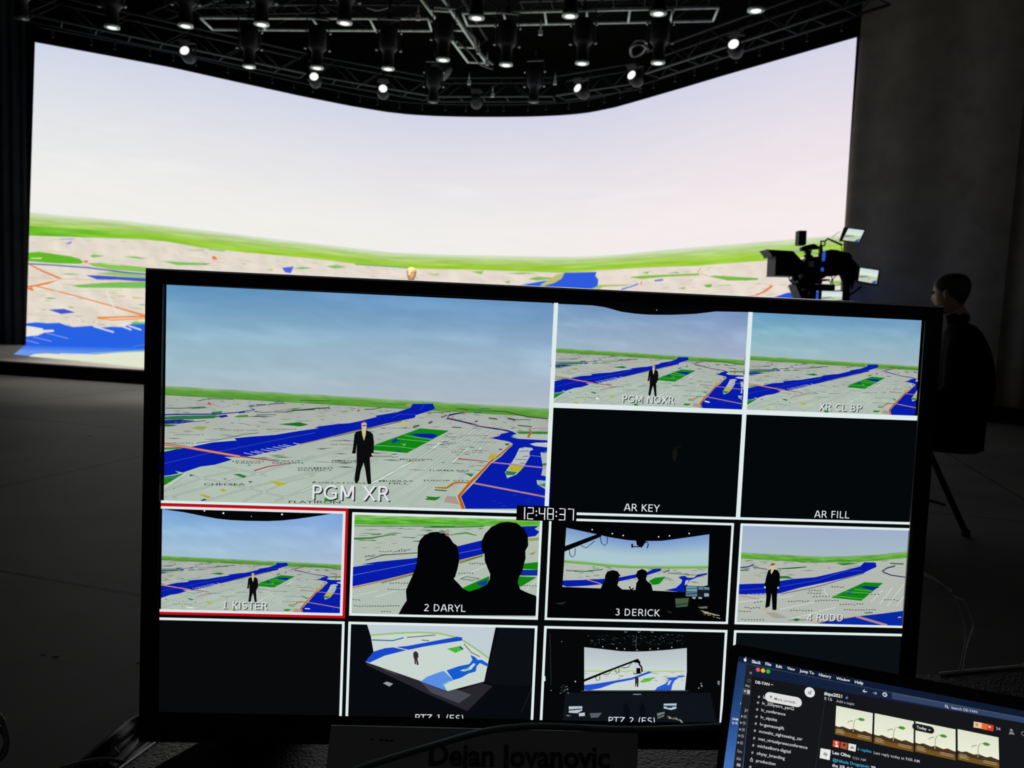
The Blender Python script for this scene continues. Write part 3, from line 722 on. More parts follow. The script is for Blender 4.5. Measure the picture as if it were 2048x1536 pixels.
# ================================================================== MULTIVIEW MONITOR
MS = .95 / 1850 * Q
MO = CAM + (Vector((-.44198166, .94840806, 1.26465911)) - CAM) * Q
E1 = Vector((.99777867, .04699988, .00530069)) * MS; E2 = Vector((.00285179, -.02989435, -1.00065042)) * MS
MN = E1.cross(E2).normalized()
if MN.dot(FW) > 0: MN = -MN      # towards the viewer
def C2W(x, y, l=0.0): return MO + E1 * x + E2 * y + MN * l
_H = Matrix(((8.60925200e-01, -3.29179210e-03, 3.12180051e+02), (5.01139411e-02, 8.60887016e-01, 5.57315480e+02), (2.52504333e-05, 3.22429509e-05, 1.0)))
_HI = _H.inverted()
def cv(x, y):
    q = _HI @ Vector((x, y, 1)); return (q.x / q.z, q.y / q.z)
def CZ(x0, y0, k): return lambda *pts: [cv(x0 + a / k, y0 + b / k) for a, b in pts]
mon = empty('multiview_monitor', tuple(C2W(954, 1290)), 'large black multiview monitor showing map pictures in a grid', 'monitor')
mon.location.z = ZD
R3 = Matrix((E1.normalized(), MN, -E2.normalized())).transposed()
fr = MB()   # bezel: four bars around the panel, bevelled lip outside
def bar(x0, y0, x1, y1, d0, d1):
    pts = [C2W(x0, y0, d1), C2W(x1, y0, d1), C2W(x1, y1, d1), C2W(x0, y1, d1)]; fr.prism(pts, MN * (d0 - d1))
fr.prism([C2W(-18, -23.3, .006), C2W(1927, -14.3, .006), C2W(1927, 13, .006), C2W(-18, 13, .006)], MN * -.036); bar(-18, 1063, 1927, 1131, .006, -.03)
bar(-18, 13, 22, 1063, .006, -.03); bar(1892, 13, 1927, 1063, .006, -.03)
fr.build('bezel', M_BEZEL, mon)
m = MB(); m.prism([C2W(-18, -23.3, .006), C2W(1927, -14.3, .006), C2W(1927, -17.7, -.006), C2W(-18, -26.7, -.006)], E2 * 4); m.build('top_rim', M_RIM, mon)
m = MB(); m.tube([C2W(1927.5, -8, .003), C2W(1927.5, 1125, .003)], .0009, 6); m.build('side_glint', M_GLINT, mon)  # thin tube coloured as the glint down the right bezel edge
m = MB(); m.prism([C2W(-10, -16, -.03), C2W(1920, -16, -.03), C2W(1920, 1125, -.03), C2W(-10, 1125, -.03)], MN * -.012)
m.prism([C2W(250, 300, -.042), C2W(1650, 300, -.042), C2W(1650, 1080, -.042), C2W(250, 1080, -.042)], MN * -.035); m.build('rear_cover', M_BLACK, mon)
m = MB(); m.prism([C2W(20, 12, -.001), C2W(1894, 12, -.001), C2W(1894, 1065, -.001), C2W(20, 1065, -.001)], MN * -.02); m.build('panel_glass', mat('dark_panel_glass', (.006, .0065, .007), .35, spec=.2, nscale=5), mon)
for px0, px1, sx in ((434, 560, -1), (1480, 1600, 1)):      # two flat feet under the panel
    q0, q1 = atZ(px0, 1479, ZD), atZ(px1, 1482 if sx < 0 else 1490, ZD); dr = (atZ(335, 1536, ZD) - atZ(434, 1479, ZD)).normalized() if sx < 0 else Vector((.1, -1, 0)).normalized()
    m = MB(); pts = [q0 - dr * .10, q1 - dr * .10, q1 + dr * .10, q0 + dr * .10]
    m.prism(pts, (0, 0, .008)); fo = m.build('foot', M_CLOTH, mon)
    m = MB(); pts = [q0 - dr * .034, q1 - dr * .034, q1 - dr * .014, q0 - dr * .014]
    m.prism([p + Vector((0, 0, .008)) for p in pts], (0, 0, .055)); m.build('foot_post', M_BLACK, fo)

MP = Pic(lambda x, y, l: C2W(x, y, l), 7e-6)
def box(x0, y0, x1, y1, c, keep=False): MP.poly([(x0, y0), (x1, y0), (x1, y1), (x0, y1)], c, keep)
def rect_patch(x0, y0, x1, y1, nx, ny, cf): MP.patch(lambda u, v: (x0 + (x1 - x0) * u, y0 + (y1 - y0) * v), nx, ny, cf)
box(0, 0, 1960, 1080, (5, 8, 11))
WHT, RED = (222, 234, 234), (190, 14, 24)
LAND, RIV, GRN, DGRN = (180, 190, 180), (6, 28, 168), (16, 132, 18), (34, 78, 50)
rnd = random.Random(11)

def inpoly(p, poly):
    c = False; n = len(poly); j = n - 1
    for i in range(n):
        if (poly[i][1] > p[1]) != (poly[j][1] > p[1]) and p[0] < (poly[j][0] - poly[i][0]) * (p[1] - poly[i][1]) / (poly[j][1] - poly[i][1]) + poly[i][0]: c = not c
        j = i
    return c
A6 = CZ(330, 770, 6.4); B6 = CZ(600, 780, 6.4); C6 = CZ(840, 780, 6.4); D10 = CZ(680, 830, 10.24)
def toA(pts, dx, dy): return [(x + dx, y + dy) for x, y in pts]
RIVER = A6((-190, 900), (10, 850), (330, 785), (600, 735), (920, 710), (885, 682), (1100, 660), (1400, 640), (1700, 590)) + B6((240, 490), (180, 480), (250, 465), (480, 435), (630, 425), (760, 400), (870, 372), (985, 345), (960, 330), (1240, 285), (1420, 225), (1440, 178), (1700, 175), (1715, 205), (1730, 240), (1640, 275), (1480, 322), (1470, 355), (1300, 390), (1100, 430), (900, 480), (700, 520), (420, 590), (180, 650), (0, 690)) + A6((1600, 790), (1450, 840), (1270, 870), (1130, 905), (960, 925), (760, 920), (860, 955), (640, 1020), (450, 1045), (230, 1120), (130, 1100), (180, 1130), (60, 1155), (-190, 1180))
EAST = C6((560, 1520), (525, 1360), (690, 1190), (900, 950), (1040, 850), (1190, 690), (1150, 665), (1090, 650), (950, 625), (890, 615), (1010, 590), (1040, 560), (1140, 540), (1000, 500), (1120, 515), (1180, 530), (1240, 560), (1180, 580), (1190, 610), (1260, 625), (1640, 645), (1700, 1520))
PARK = B6((1540, 490), (1910, 520), (1370, 805), (900, 765), (960, 700))

def cityscape(xf, k, sky=None, detail=1.0, skyt=((92, 140, 188), (150, 180, 200), (172, 186, 196)), texts=True, man=True, dim=1.0):
    """the map picture, drawn in the frame of the big tile and carried over by xf"""
    MP.xf = xf; MP.k = k
    hz = lambda x: 257 + (x - 27) * .0235 - 2; gb = lambda x: hz(x) + 23
    c0, c1, c2 = skyt
    def skyc(u, v):
        c = mix(c0, c1, v / .55) if v < .55 else mix(c1, c2, (v - .55) / .45)
        n = max(0, fbm(u * 3.2, v * 5.0, 2.2)) * (1 - abs(v - .55)); n2 = fbm(u * 14, v * 16, 4)
        lf = (1 - u) * 7 - 3
        return tuple(max(0, min(250, q + n * 22 + n2 * 4 - lf * (i == 0) + lf * (i == 1) * .5)) for i, q in enumerate(c))
    MP.patch(lambda u, v: (-5 + 963 * u, 0 + hz(-5 + 963 * u) * v), int(44 * max(.5, k)), int(26 * max(.5, k)), skyc)
    def grc(u, v):
        c = mix((150, 176, 152), (98, 158, 62), v / .35) if v < .35 else mix((98, 158, 62), (82, 142, 52), (v - .35) / .65)
        n = fbm(u * 18, v * 6, 6.1) * 20
        return tuple(max(0, min(250, q + n)) for q in c)
    MP.patch(lambda u, v: (-5 + 963 * u, hz(-5 + 963 * u) + 23 * v), int(120 * max(.6, k)), 6, grc)
    def lac(u, v):
        n = fbm(u * 12, v * 8, 7.7) * 7
        c = mix((168, 173, 168), (176, 190, 178), v * 1.5)
        return tuple(q + n for q in c)
    MP.patch(lambda u, v: (-5 + 963 * u, gb(-5 + 963 * u) + (536 - gb(-5 + 963 * u)) * v), 30, 16, lac)
    ST = (200, 216, 206); SD = (112, 128, 120)
    streets = [A6((-120, 1400), (500, 1180), (960, 1092)), A6((-120, 1480), (700, 1260), (1240, 1120), (1920, 900)), A6((500, 1490), (1060, 1320), (1600, 1190), (1920, 1100)), A6((1000, 1490), (1560, 1240), (1920, 1150)), A6((1400, 1490), (1920, 1290)), A6((-190, 1460), (260, 1150)),
               A6((370, 1170), (700, 1240), (1050, 1320), (1560, 1440)), A6((680, 1040), (1180, 1130), (1300, 1160)), A6((0, 1420), (160, 1450)), B6((0, 1140), (420, 960), (780, 820), (1000, 740)), B6((0, 1310), (560, 1080), (1000, 880)), B6((0, 920), (500, 780), (700, 720)),
               C6((-1116, 1450), (-246, 1010), (600, 480)), C6((-820, 1490), (0, 985), (730, 485)), C6((-640, 1490), (0, 1095), (840, 490)), C6((-400, 1490), (0, 1255), (460, 880), (930, 500)), C6((-150, 1490), (140, 1230), (520, 830), (700, 640)), C6((200, 1490), (480, 1170), (700, 830), (860, 620)), C6((420, 1290), (640, 990), (760, 760), (950, 655)), C6((-700, 1230), (0, 860), (420, 560)), C6((-560, 1190), (-100, 880), (300, 640))]
    for i, sline in enumerate(streets):
        w = 2.6 if i > 11 else 2.0
        MP.line(sline, w + 1.7, SD, keep=i > 0)
    for i, sline in enumerate(streets): MP.line(sline, 2.3 if i > 11 else 1.6, ST, keep=i > 0)
    # small dashes: blocks, lanes, creeks
    cnt = int(330 * detail); first = True
    for i in range(cnt):
        x = rnd.uniform(28, 950); v = rnd.random() ** 2.0; y = gb(x) + 3 + v * 150
        if inpoly((x, y), RIVER) or inpoly((x, y), EAST) or inpoly((x, y), PARK): continue
        w = rnd.uniform(8, 34) * (.5 + v * 1.2); hh = rnd.uniform(.8, 2.0) * (.7 + v)
        c = rnd.choice([(96, 112, 98), (70, 92, 84), (120, 140, 110), (64, 110, 60), (132, 126, 116), (150, 156, 120), (80, 90, 110)])
        dy = rnd.uniform(-2.5, 2.5)
        MP.line([(x, y), (x + w * .5, y + dy * .3), (x + w, y + dy)], [.3, hh, .3], c, keep=not first); first = False
    MP.poly(RIVER, RIV)
    MP.poly(EAST, RIV)
    MP.poly(A6((-190, 1190), (100, 1160), (240, 1130), (215, 1170), (100, 1230), (-190, 1370)), (30, 130, 30)); MP.line(A6((-190, 1200), (210, 1175)), 3, (70, 110, 130)); MP.line(A6((-190, 1450), (0, 1300), (260, 1140)), 6, (186, 200, 190))
    MP.poly(A6((-190, 850), (0, 800), (240, 795), (200, 820), (-190, 835)), (70, 140, 40))
    MP.line(A6((-190, 760), (330, 785), (640, 722), (900, 702)), 2.2, (196, 204, 200)); MP.line(A6((900, 672), (1400, 632), (1700, 582)), 1.6, (186, 196, 190))
    MP.line(A6((400, 745), (640, 712), (820, 672), (1020, 630), (1200, 612)), 1.4, (60, 84, 66))
    MP.line(A6((-190, 1045), (10, 1000), (480, 890), (850, 820), (1500, 690), (1920, 610)), 1.0, (64, 84, 190)); MP.line(B6((1180, 360), (1270, 310), (1480, 312)), .9, (60, 80, 190)); MP.line(B6((1540, 250), (1590, 190)), .9, (60, 80, 190))
    for a, b in [((1010, 868), (1130, 892)), ((1095, 853), (1210, 874)), ((1150, 842), (1270, 866)), ((1230, 824), (1400, 852)), ((1300, 808), (1480, 836)), ((1380, 791), (1540, 816)), ((1450, 776), (1605, 798)), ((1510, 764), (1625, 782)), ((1640, 742), (1730, 758))]: MP.line(A6(a, b), 2.0, (150, 160, 206))
    MP.line(A6((-190, 735), (10, 758), (250, 792), (960, 915)), 6.5, (160, 40, 40)); MP.line(A6((-190, 735), (10, 758), (250, 792), (960, 915)), 4.2, (200, 142, 126)); MP.line(A6((960, 912), (1440, 975)), [3.5, 2.5], (150, 70, 66)); MP.line(A6((1140, 1098), (1330, 1040), (1450, 1025), (1610, 1003)), [3, 2.6, 2.2, 1.4], (166, 52, 58))
    MP.line(B6((0, 695), (180, 655), (420, 596), (700, 528), (900, 486), (1300, 395)), 2.4, (150, 130, 100)); MP.line(B6((430, 600), (700, 540), (960, 480), (1300, 402)), 1.4, (70, 96, 56))
    # waters and greens of the far left
    DB = (18, 34, 132)
    MP.poly(A6((-190, 420), (140, 395), (650, 385), (700, 405), (600, 425), (-190, 445)), (38, 120, 70)); MP.line(A6((-190, 385), (130, 376), (680, 372), (950, 348), (1060, 328), (1150, 318)), [3, 3, 2.6, 2.2, 1.8, 1.6], DB); MP.poly(A6((670, 395), (780, 380), (815, 402), (720, 420)), DB)
    MP.poly(A6((940, 350), (1030, 340), (1020, 355), (950, 362)), DB); MP.line(A6((1150, 318), (1090, 290), (1150, 272), (1080, 264)), 2.2, DB); MP.line(A6((1170, 258), (1290, 252)), 2.4, (40, 50, 90)); MP.line(A6((1330, 245), (1530, 232)), 1.8, (44, 54, 90)); MP.line(A6((1400, 222), (1520, 212)), 1.6, (44, 54, 100))
    MP.poly(A6((-190, 460), (60, 445), (200, 440), (400, 465), (180, 495), (-190, 500)), DB)
    for i in range(14):
        x = rnd.uniform(-60, 360); y = rnd.uniform(448, 482); MP.line(A6((x, y), (x + 36, y - 5)), 1.0, rnd.choice([(120, 130, 190), (50, 110, 120), (90, 100, 170)]), keep=i > 0)
    MP.line(A6((-190, 438), (300, 432), (640, 418)), 1.8, DGRN); MP.line(A6((-190, 470), (400, 468), (520, 455)), 1.4, (40, 50, 90)); MP.line(A6((10, 296), (200, 298), (520, 280)), 1.8, (50, 76, 64)); MP.poly(A6((280, 308), (380, 292), (600, 285), (480, 300)), (44, 120, 74)); MP.poly(A6((595, 345), (740, 335), (720, 362), (600, 366)), (40, 120, 60)); MP.poly(A6((880, 410), (940, 388), (1055, 380), (1080, 408), (950, 415)), (76, 136, 50)); MP.poly(A6((0, 500), (180, 510), (60, 530), (-190, 530)), (38, 104, 60))
    MP.line(A6((1140, 335), (1250, 350), (1400, 345), (1560, 345), (1650, 325), (1780, 318), (1920, 310)), [1.2, 1.6, 1.4, 2, 3, 3, 2.6], (36, 70, 56)); MP.line(B6((0, 255), (220, 235), (380, 228)), 2.6, (36, 70, 50)); MP.line(A6((1360, 350), (1500, 320), (1720, 292)), 1.4, (150, 120, 110)); MP.poly(A6((1580, 310), (1680, 292), (1770, 290), (1650, 318)), (80, 140, 50)); MP.line(A6((1080, 404), (1200, 400), (1390, 402)), [1, 2.4, .5], (44, 70, 70)); MP.line(A6((1170, 378), (1430, 378)), 1.6, (50, 74, 70))
    MP.line(A6((420, 205), (560, 175), (880, 182)), 1.4, (56, 84, 56)); MP.poly(A6((545, 240), (565, 215), (600, 252), (570, 250)), (180, 70, 40)); MP.line(A6((400, 240), (560, 250), (700, 268)), 1.0, (170, 120, 100)); MP.line(B6((0, 132), (400, 138)), 1.8, (60, 90, 60)); MP.poly(B6((730, 268), (750, 246), (770, 262), (755, 275)), (170, 76, 66))
    MP.line(B6((830, 250), (940, 245), (1040, 225)), 2.2, (50, 110, 50)); MP.line(B6((930, 170), (1150, 175), (1360, 190)), 2.0, (70, 130, 60)); MP.poly(B6((1340, 195), (1400, 168), (1440, 182), (1400, 215)), (150, 150, 110))
    MP.poly(A6((1450, 502), (1720, 475), (1840, 505), (1730, 530)), (24, 112, 36)); MP.poly(A6((335, 552), (430, 525), (555, 535), (480, 580)), (150, 158, 92)); MP.poly(A6((215, 592), (300, 578), (380, 600), (260, 606)), (150, 158, 110)); MP.poly(A6((1470, 435), (1560, 428), (1640, 442), (1500, 448)), (150, 160, 110))
    MP.poly(A6((870, 1140), (955, 1135), (1050, 1165), (1010, 1190)), (40, 124, 54)); MP.poly(A6((1340, 1218), (1575, 1258), (1460, 1295)), (176, 178, 40)); MP.poly(A6((705, 1332), (750, 1325), (800, 1352), (740, 1368)), (170, 176, 70)); MP.poly(A6((445, 1408), (490, 1398), (590, 1428), (560, 1452)), (176, 166, 50))
    for i, pp in enumerate([((310, 1165), (330, 1140), (385, 1158)), ((745, 1205), (770, 1192), (800, 1206)), ((1060, 1232), (1125, 1232), (1100, 1252)), ((100, 1330), (115, 1316), (130, 1324)), ((1050, 1028), (1080, 1018), (1110, 1030)), ((450, 1475), (510, 1452), (540, 1470), (480, 1482)), ((1880, 1245), (1920, 1230), (1920, 1245))]): MP.poly(A6(*pp), (44, 70, 56))
    MP.poly(B6((310, 1395), (330, 1370), (380, 1375), (440, 1400), (400, 1425), (320, 1420)), (40, 130, 30))
    # the park
    MP.poly(PARK, GRN)
    MP.poly(B6((1400, 565), (1520, 556), (1700, 558), (1765, 575), (1700, 620), (1540, 602)), RIV); MP.poly(B6((1165, 655), (1235, 612), (1250, 635), (1285, 640), (1200, 682)), (10, 60, 150)); MP.poly(B6((1215, 785), (1265, 772), (1310, 798)), (10, 70, 130))
    for i, pl in enumerate([((1330, 580), (1690, 634)), ((1240, 622), (1640, 662)), ((958, 708), (1240, 722), (1480, 752)), ((1290, 690), (1340, 690), (1310, 730))]): MP.line(B6(*pl), 1.1, (130, 190, 130))
    MP.poly(B6((1320, 700), (1340, 682), (1362, 690), (1340, 715)), (110, 180, 110))
    # right side: harlem bend, islands, shore road
    MP.line(C6((1140, 525), (1000, 500), (780, 465), (560, 408), (440, 380), (345, 362), (380, 318), (480, 300), (570, 290)), [4, 3.4, 3.2, 3.2, 3.4, 4, 4, 3, 2], (30, 26, 96)); MP.line(C6((430, 372), (410, 350), (430, 335)), 2, (190, 90, 70)); MP.line(C6((560, 270), (590, 302)), 2, (190, 90, 70)); MP.line(C6((930, 480), (800, 462), (640, 440)), 1, (186, 120, 120))
    MP.line(C6((460, 236), (620, 252), (1100, 275), (1240, 312), (1400, 345), (1640, 365)), [1.6, 3, 2.4, 2.6, 3, 3.4], (52, 84, 40)); MP.poly(C6((580, 262), (640, 240), (780, 256), (930, 262), (900, 278), (700, 270)), (66, 132, 50)); MP.line(C6((770, 238), (910, 242)), 1.8, (60, 90, 130)); MP.line(C6((1090, 265), (1110, 240)), 2, (160, 110, 90)); MP.line(C6((690, 288), (790, 284)), 2, (50, 56, 120)); MP.line(C6((270, 350), (350, 320)), 3, (96, 84, 44)); MP.line(C6((100, 290), (400, 278)), 1.6, (50, 80, 70)); MP.poly(C6((90, 290), (150, 275), (180, 290), (120, 300)), (110, 140, 70))
    for a, b, w in [((880, 358), (990, 372), 3), ((1120, 362), (1220, 380), 4), ((1180, 378), (1420, 380), 1.6), ((1250, 452), (1430, 470), 2.6), ((410, 474), (530, 480), 2.4), ((700, 405), (740, 395), 3)]: MP.line(C6(a, b), w, (60, 76, 70))
    MP.poly(C6((1230, 528), (1640, 530), (1640, 562), (1270, 560)), (50, 130, 40)); MP.poly(C6((1190, 590), (1230, 572), (1400, 560), (1640, 580), (1640, 625), (1280, 622)), (176, 186, 176)); MP.poly(C6((1165, 595), (1185, 570), (1200, 610), (1180, 612)), (60, 140, 100)); MP.line(C6((1400, 490), (1420, 545), (1380, 605)), [4, 5, 6], (170, 100, 60)); MP.line(C6((1430, 495), (1640, 482)), 1.2, (150, 110, 110))
    MP.poly(C6((1400, 690), (1480, 672), (1640, 670), (1640, 735), (1470, 715)), (188, 194, 198))
    MP.poly(C6((1270, 745), (1330, 730), (1430, 738), (1450, 760), (1400, 785), (1405, 850), (1340, 960), (1235, 1080), (1115, 1128), (1088, 1050), (1150, 960), (1215, 860)), (180, 188, 190)); MP.poly(C6((1160, 955), (1345, 962), (1270, 1048), (1125, 1032)), (176, 176, 50)); MP.poly(C6((1100, 1032), (1245, 1050), (1200, 1088), (1098, 1085)), (40, 120, 70))
    for a, b in [((1270, 785), (1390, 778)), ((1310, 850), (1390, 845)), ((1225, 885), (1370, 890)), ((1280, 930), (1350, 940)), ((1300, 740), (1330, 740))]: MP.line(C6(a, b), 1.4, (64, 84, 84))
    MP.poly(C6((1540, 800), (1640, 778), (1640, 1110), (1550, 1090), (1572, 990)), (172, 182, 180)); MP.line(C6((1570, 800), (1640, 790)), 3, (50, 110, 70)); MP.poly(C6((1560, 940), (1640, 930), (1640, 970), (1570, 965)), (50, 120, 70)); MP.poly(C6((1490, 1150), (1640, 1160), (1640, 1290), (1500, 1205)), (160, 180, 180)); MP.poly(C6((1520, 1210), (1640, 1185), (1640, 1250)), (50, 130, 80))
    MP.line(C6((1410, 836), (1550, 852)), 1.4, (120, 130, 190)); MP.line(C6((900, 922), (1160, 948), (1640, 1000)), 3.0, (176, 126, 170)); MP.line(C6((690, 1190), (1100, 1268), (1640, 1372)), 4.4, (180, 126, 126)); MP.line(C6((490, 878), (870, 914)), [3, 1.4], (150, 60, 70))
    rd = C6((555, 1520), (500, 1355), (640, 1185), (770, 1060), (900, 915), (1020, 830), (1110, 750), (1175, 698)); MP.line(rd, [11, 10, 9, 8, 7, 6, 5.5, 5], (206, 190, 180)); MP.line(rd, [8.5, 7.6, 6.8, 6, 5, 4.2, 3.6, 3.2], (176, 96, 20)); MP.line(C6((190, 1246), (340, 1252), (410, 1205), (460, 1182), (640, 1182)), [2.4, 4.6, 5.4, 4.4, 2.4], (176, 104, 24)); MP.line(C6((890, 612), (940, 622)), 3, (190, 110, 80)); MP.line(C6((1010, 590), (995, 565)), 3, (190, 110, 80)); MP.line(C6((1010, 510), (1130, 538)), 1.6, (196, 170, 170))
    MP.poly(C6((345, 1350), (460, 1362), (505, 1462), (305, 1432)), (168, 148, 138)); MP.poly(C6((60, 1400), (100, 1375), (70, 1358), (200, 1368), (270, 1362), (230, 1395), (190, 1412)), (34, 120, 28)); MP.line(C6((190, 1275), (340, 1288)), 3, (50, 110, 50)); MP.poly(C6((560, 1060), (690, 1075), (655, 1110), (620, 1090)), (30, 128, 60)); MP.poly(C6((890, 825), (1005, 830), (950, 882), (868, 888)), (176, 172, 50)); MP.poly(C6((1090, 680), (1150, 680), (1130, 710), (1090, 705)), (44, 124, 44)); MP.line(C6((1010, 756), (1050, 760)), 3, (40, 80, 60)); MP.poly(C6((880, 805), (980, 806), (990, 822), (900, 822)), (176, 160, 156)); MP.line(B6((1450, 470), (1530, 450)), 4, (56, 84, 50)); MP.line(C6((110, 425), (160, 402)), 4, (60, 70, 50)); MP.poly(B6((1230, 430), (1330, 405), (1430, 420), (1300, 450)), (190, 184, 110))
    for i in range(10):
        x = rnd.uniform(650, 1500); y = rnd.uniform(1230, 1480); MP.line(C6((x, y), (x + 60, y + rnd.uniform(-8, 8))), .7, (44, 66, 190), keep=i > 0)
    if texts:
        TC = (26, 46, 44)
        for st, f, a, b, h in [('CHELSEA', A6, (505, 1283), (1030, 1283), 5.4), ('HUDSON', A6, (870, 982), (1265, 984), 3.4), ('YARDS', A6, (895, 1004), (1230, 1006), 3.2), ("HELL'S", A6, (1450, 976), (1730, 978), 3.0), ('KITCHEN', A6, (1380, 1002), (1770, 1004), 3.2), ('UNION CITY', A6, (120, 640), (510, 642), 2.4), ('WEST NEW YORK', A6, (700, 582), (1200, 586), 2.4), ('GUTTENBERG', A6, (1300, 568), (1640, 574), 2.4), ('HOBOKEN', A6, (0, 748), (360, 750), 2.8), ('FAIRVIEW', A6, (1680, 462), (1890, 464), 1.8),
                               ('GARMENT', B6, (-30, 1006), (440, 1008), 4.0), ('DISTRICT', B6, (-20, 1033), (420, 1035), 4.0), ('THEATER', B6, (400, 916), (730, 920), 3.2), ('DISTRICT', B6, (410, 930), (740, 934), 2.6), ('MIDTOWN', B6, (900, 845), (1180, 850), 2.8), ('MANHATTAN', B6, (900, 858), (1250, 864), 2.8), ('MIDTOWN', B6, (1280, 892), (1690, 895), 3.2), ('EAST', B6, (1405, 908), (1600, 910), 3.2), ('KOREATOWN', B6, (165, 1192), (890, 1200), 3.6), ('MURRAY', B6, (1015, 1172), (1455, 1174), 4.0), ('HILL', B6, (1140, 1202), (1390, 1204), 4.0), ('FLATIRON', B6, (-140, 1445), (520, 1449), 6.2), ('UPPER WEST', B6, (400, 655), (690, 658), 2.6), ('SIDE NORTH', B6, (390, 700), (690, 704), 2.8),
                               ('LENOX HILL', C6, (410, 800), (810, 803), 2.8), ('TURTLE BAY', C6, (105, 1035), (640, 1038), 3.4), ('TUDOR CITY', C6, (30, 1165), (640, 1168), 3.8), ('YORKVILLE', C6, (690, 668), (970, 670), 1.8), ('CARNEGIE HILL', C6, (280, 606), (560, 608), 1.8), ('EAST HARLEM', C6, (520, 584), (860, 586), 1.8), ('UPPER EAST', C6, (65, 705), (380, 708), 2.2), ('HARLEM', B6, (1080, 490), (1360, 492), 1.8)]:
            p0, p1 = f(a, b); MP.text(st, p0, p1, TC, h=h, bold=.004)
    if man: suited_man(D10)
    MP.xf = None

def suited_man(f, fk=1.0):
    BK = (10, 12, 14); SK = (206, 186, 150)
    MP.poly(f((250, 785), (275, 640), (300, 400), (330, 345), (440, 315), (540, 305), (640, 350), (680, 400), (700, 560), (692, 790), (650, 775), (655, 840), (615, 860), (620, 1000), (640, 1330), (645, 1400), (590, 1420), (560, 1370), (520, 1100), (488, 970), (430, 1130), (395, 1330), (350, 1395), (310, 1370), (300, 1300), (345, 1000), (345, 700), (350, 580), (325, 785)), BK)
    MP.poly(f((440, 170), (465, 140), (530, 140), (550, 175), (550, 250), (525, 300), (490, 315), (460, 300), (445, 240)), SK); MP.poly(f((445, 300), (540, 295), (530, 400), (495, 525), (465, 420)), (206, 190, 138))
    MP.poly(f((450, 205), (545, 200), (540, 228), (500, 222), (460, 232)), (90, 72, 56)); MP.poly(f((440, 175), (465, 138), (530, 136), (548, 165), (500, 158), (470, 172)), (150, 110, 100))
    MP.poly(f((265, 790), (325, 790), (310, 855), (275, 850)), SK); MP.poly(f((645, 775), (690, 780), (700, 840), (660, 815)), SK)

HALF = lambda ox, oy: (lambda p: (p[0] * .5 + ox, p[1] * .5 + oy))
cityscape(None, 1.0)
# programme without extension, clean feed, camera one: the same map at half size
cityscape(HALF(959, 0), .5, detail=.55, texts=False, man=False, skyt=((104, 140, 186), (142, 166, 196), (160, 178, 196)))
cityscape(HALF(1439, 0), .5, detail=.55, texts=False, man=False, skyt=((88, 140, 186), (136, 176, 196), (160, 184, 194)))
box(-40, 540, 486, 815, (5, 6, 8))
cityscape(HALF(-6, 540), .5, detail=.55, texts=False, man=False, skyt=((112, 158, 216), (150, 182, 216), (164, 190, 210)))
def minitext(ox, oy):
    MP.xf = HALF(ox, oy); MP.k = .5
    for f, a, b in [(A6, (505, 1275), (1030, 1275)), (A6, (870, 985), (1265, 987)), (A6, (1380, 995), (1770, 997)), (B6, (0, 1015), (440, 1017)), (B6, (400, 918), (730, 920)), (B6, (960, 850), (1250, 856)), (B6, (1280, 895), (1690, 897)), (C6, (410, 797), (810, 800)), (C6, (105, 1030), (640, 1033)), (C6, (30, 1160), (640, 1163)), (A6, (120, 636), (510, 638))]:
        p0, p1 = f(a, b); n = 7
        for i in range(n):
            t = i / n; MP.line([(p0[0] + (p1[0] - p0[0]) * t, p0[1] + rnd.uniform(-1.5, 1.5)), (p0[0] + (p1[0] - p0[0]) * (t + .1), p0[1] + rnd.uniform(-1.5, 1.5))], 1.8, (60, 78, 76), keep=i > 0)
    MP.xf = None
for o in ((959, 0), (1439, 0), (-6, 540)): minitext(*o)
for pts in [((275, 515), (292, 518)), ((815, 528), (840, 534))]: MP.line(CZ(1080, 590, 2.4976)(*pts), 3, (230, 236, 236))
MP.xf = HALF(956, -2); MP.k = .5; suited_man(D10); MP.xf = HALF(-4, 541); suited_man(D10); MP.xf = None
N2 = CZ(1080, 590, 2.4976)
BK = (4, 5, 6)
MP.poly(N2((60, 20), (60, 44), (260, 53), (320, 62), (400, 84), (470, 94), (540, 99), (640, 100), (700, 98), (770, 95), (870, 83), (1040, 86), (1040, 30)), BK); MP.oval(N2((577, 76))[0], 1.2, 1.2, (200, 205, 205))
K4 = CZ(290, 1000, 4.876)
MP.poly(K4((120, 60), (120, 72), (180, 76), (400, 108), (600, 148), (720, 170), (850, 184), (1000, 191), (1200, 194), (1350, 188), (1500, 172), (1650, 150), (1850, 120), (1960, 114), (1960, 90), (900, 70)), BK)
for x, y, r in [(597, 96, 1.9), (781, 117, 2.4), (1349, 129, 2.4), (1530, 110, 1.4), (1053, 147, 1.0)]: MP.oval(K4((x, y))[0], r, r, (222, 230, 230), 10)
for pts in [((420, 1030), (490, 1034)), ((1570, 1040), (1620, 1044))]: MP.line(K4(*pts), 2, (235, 238, 238))

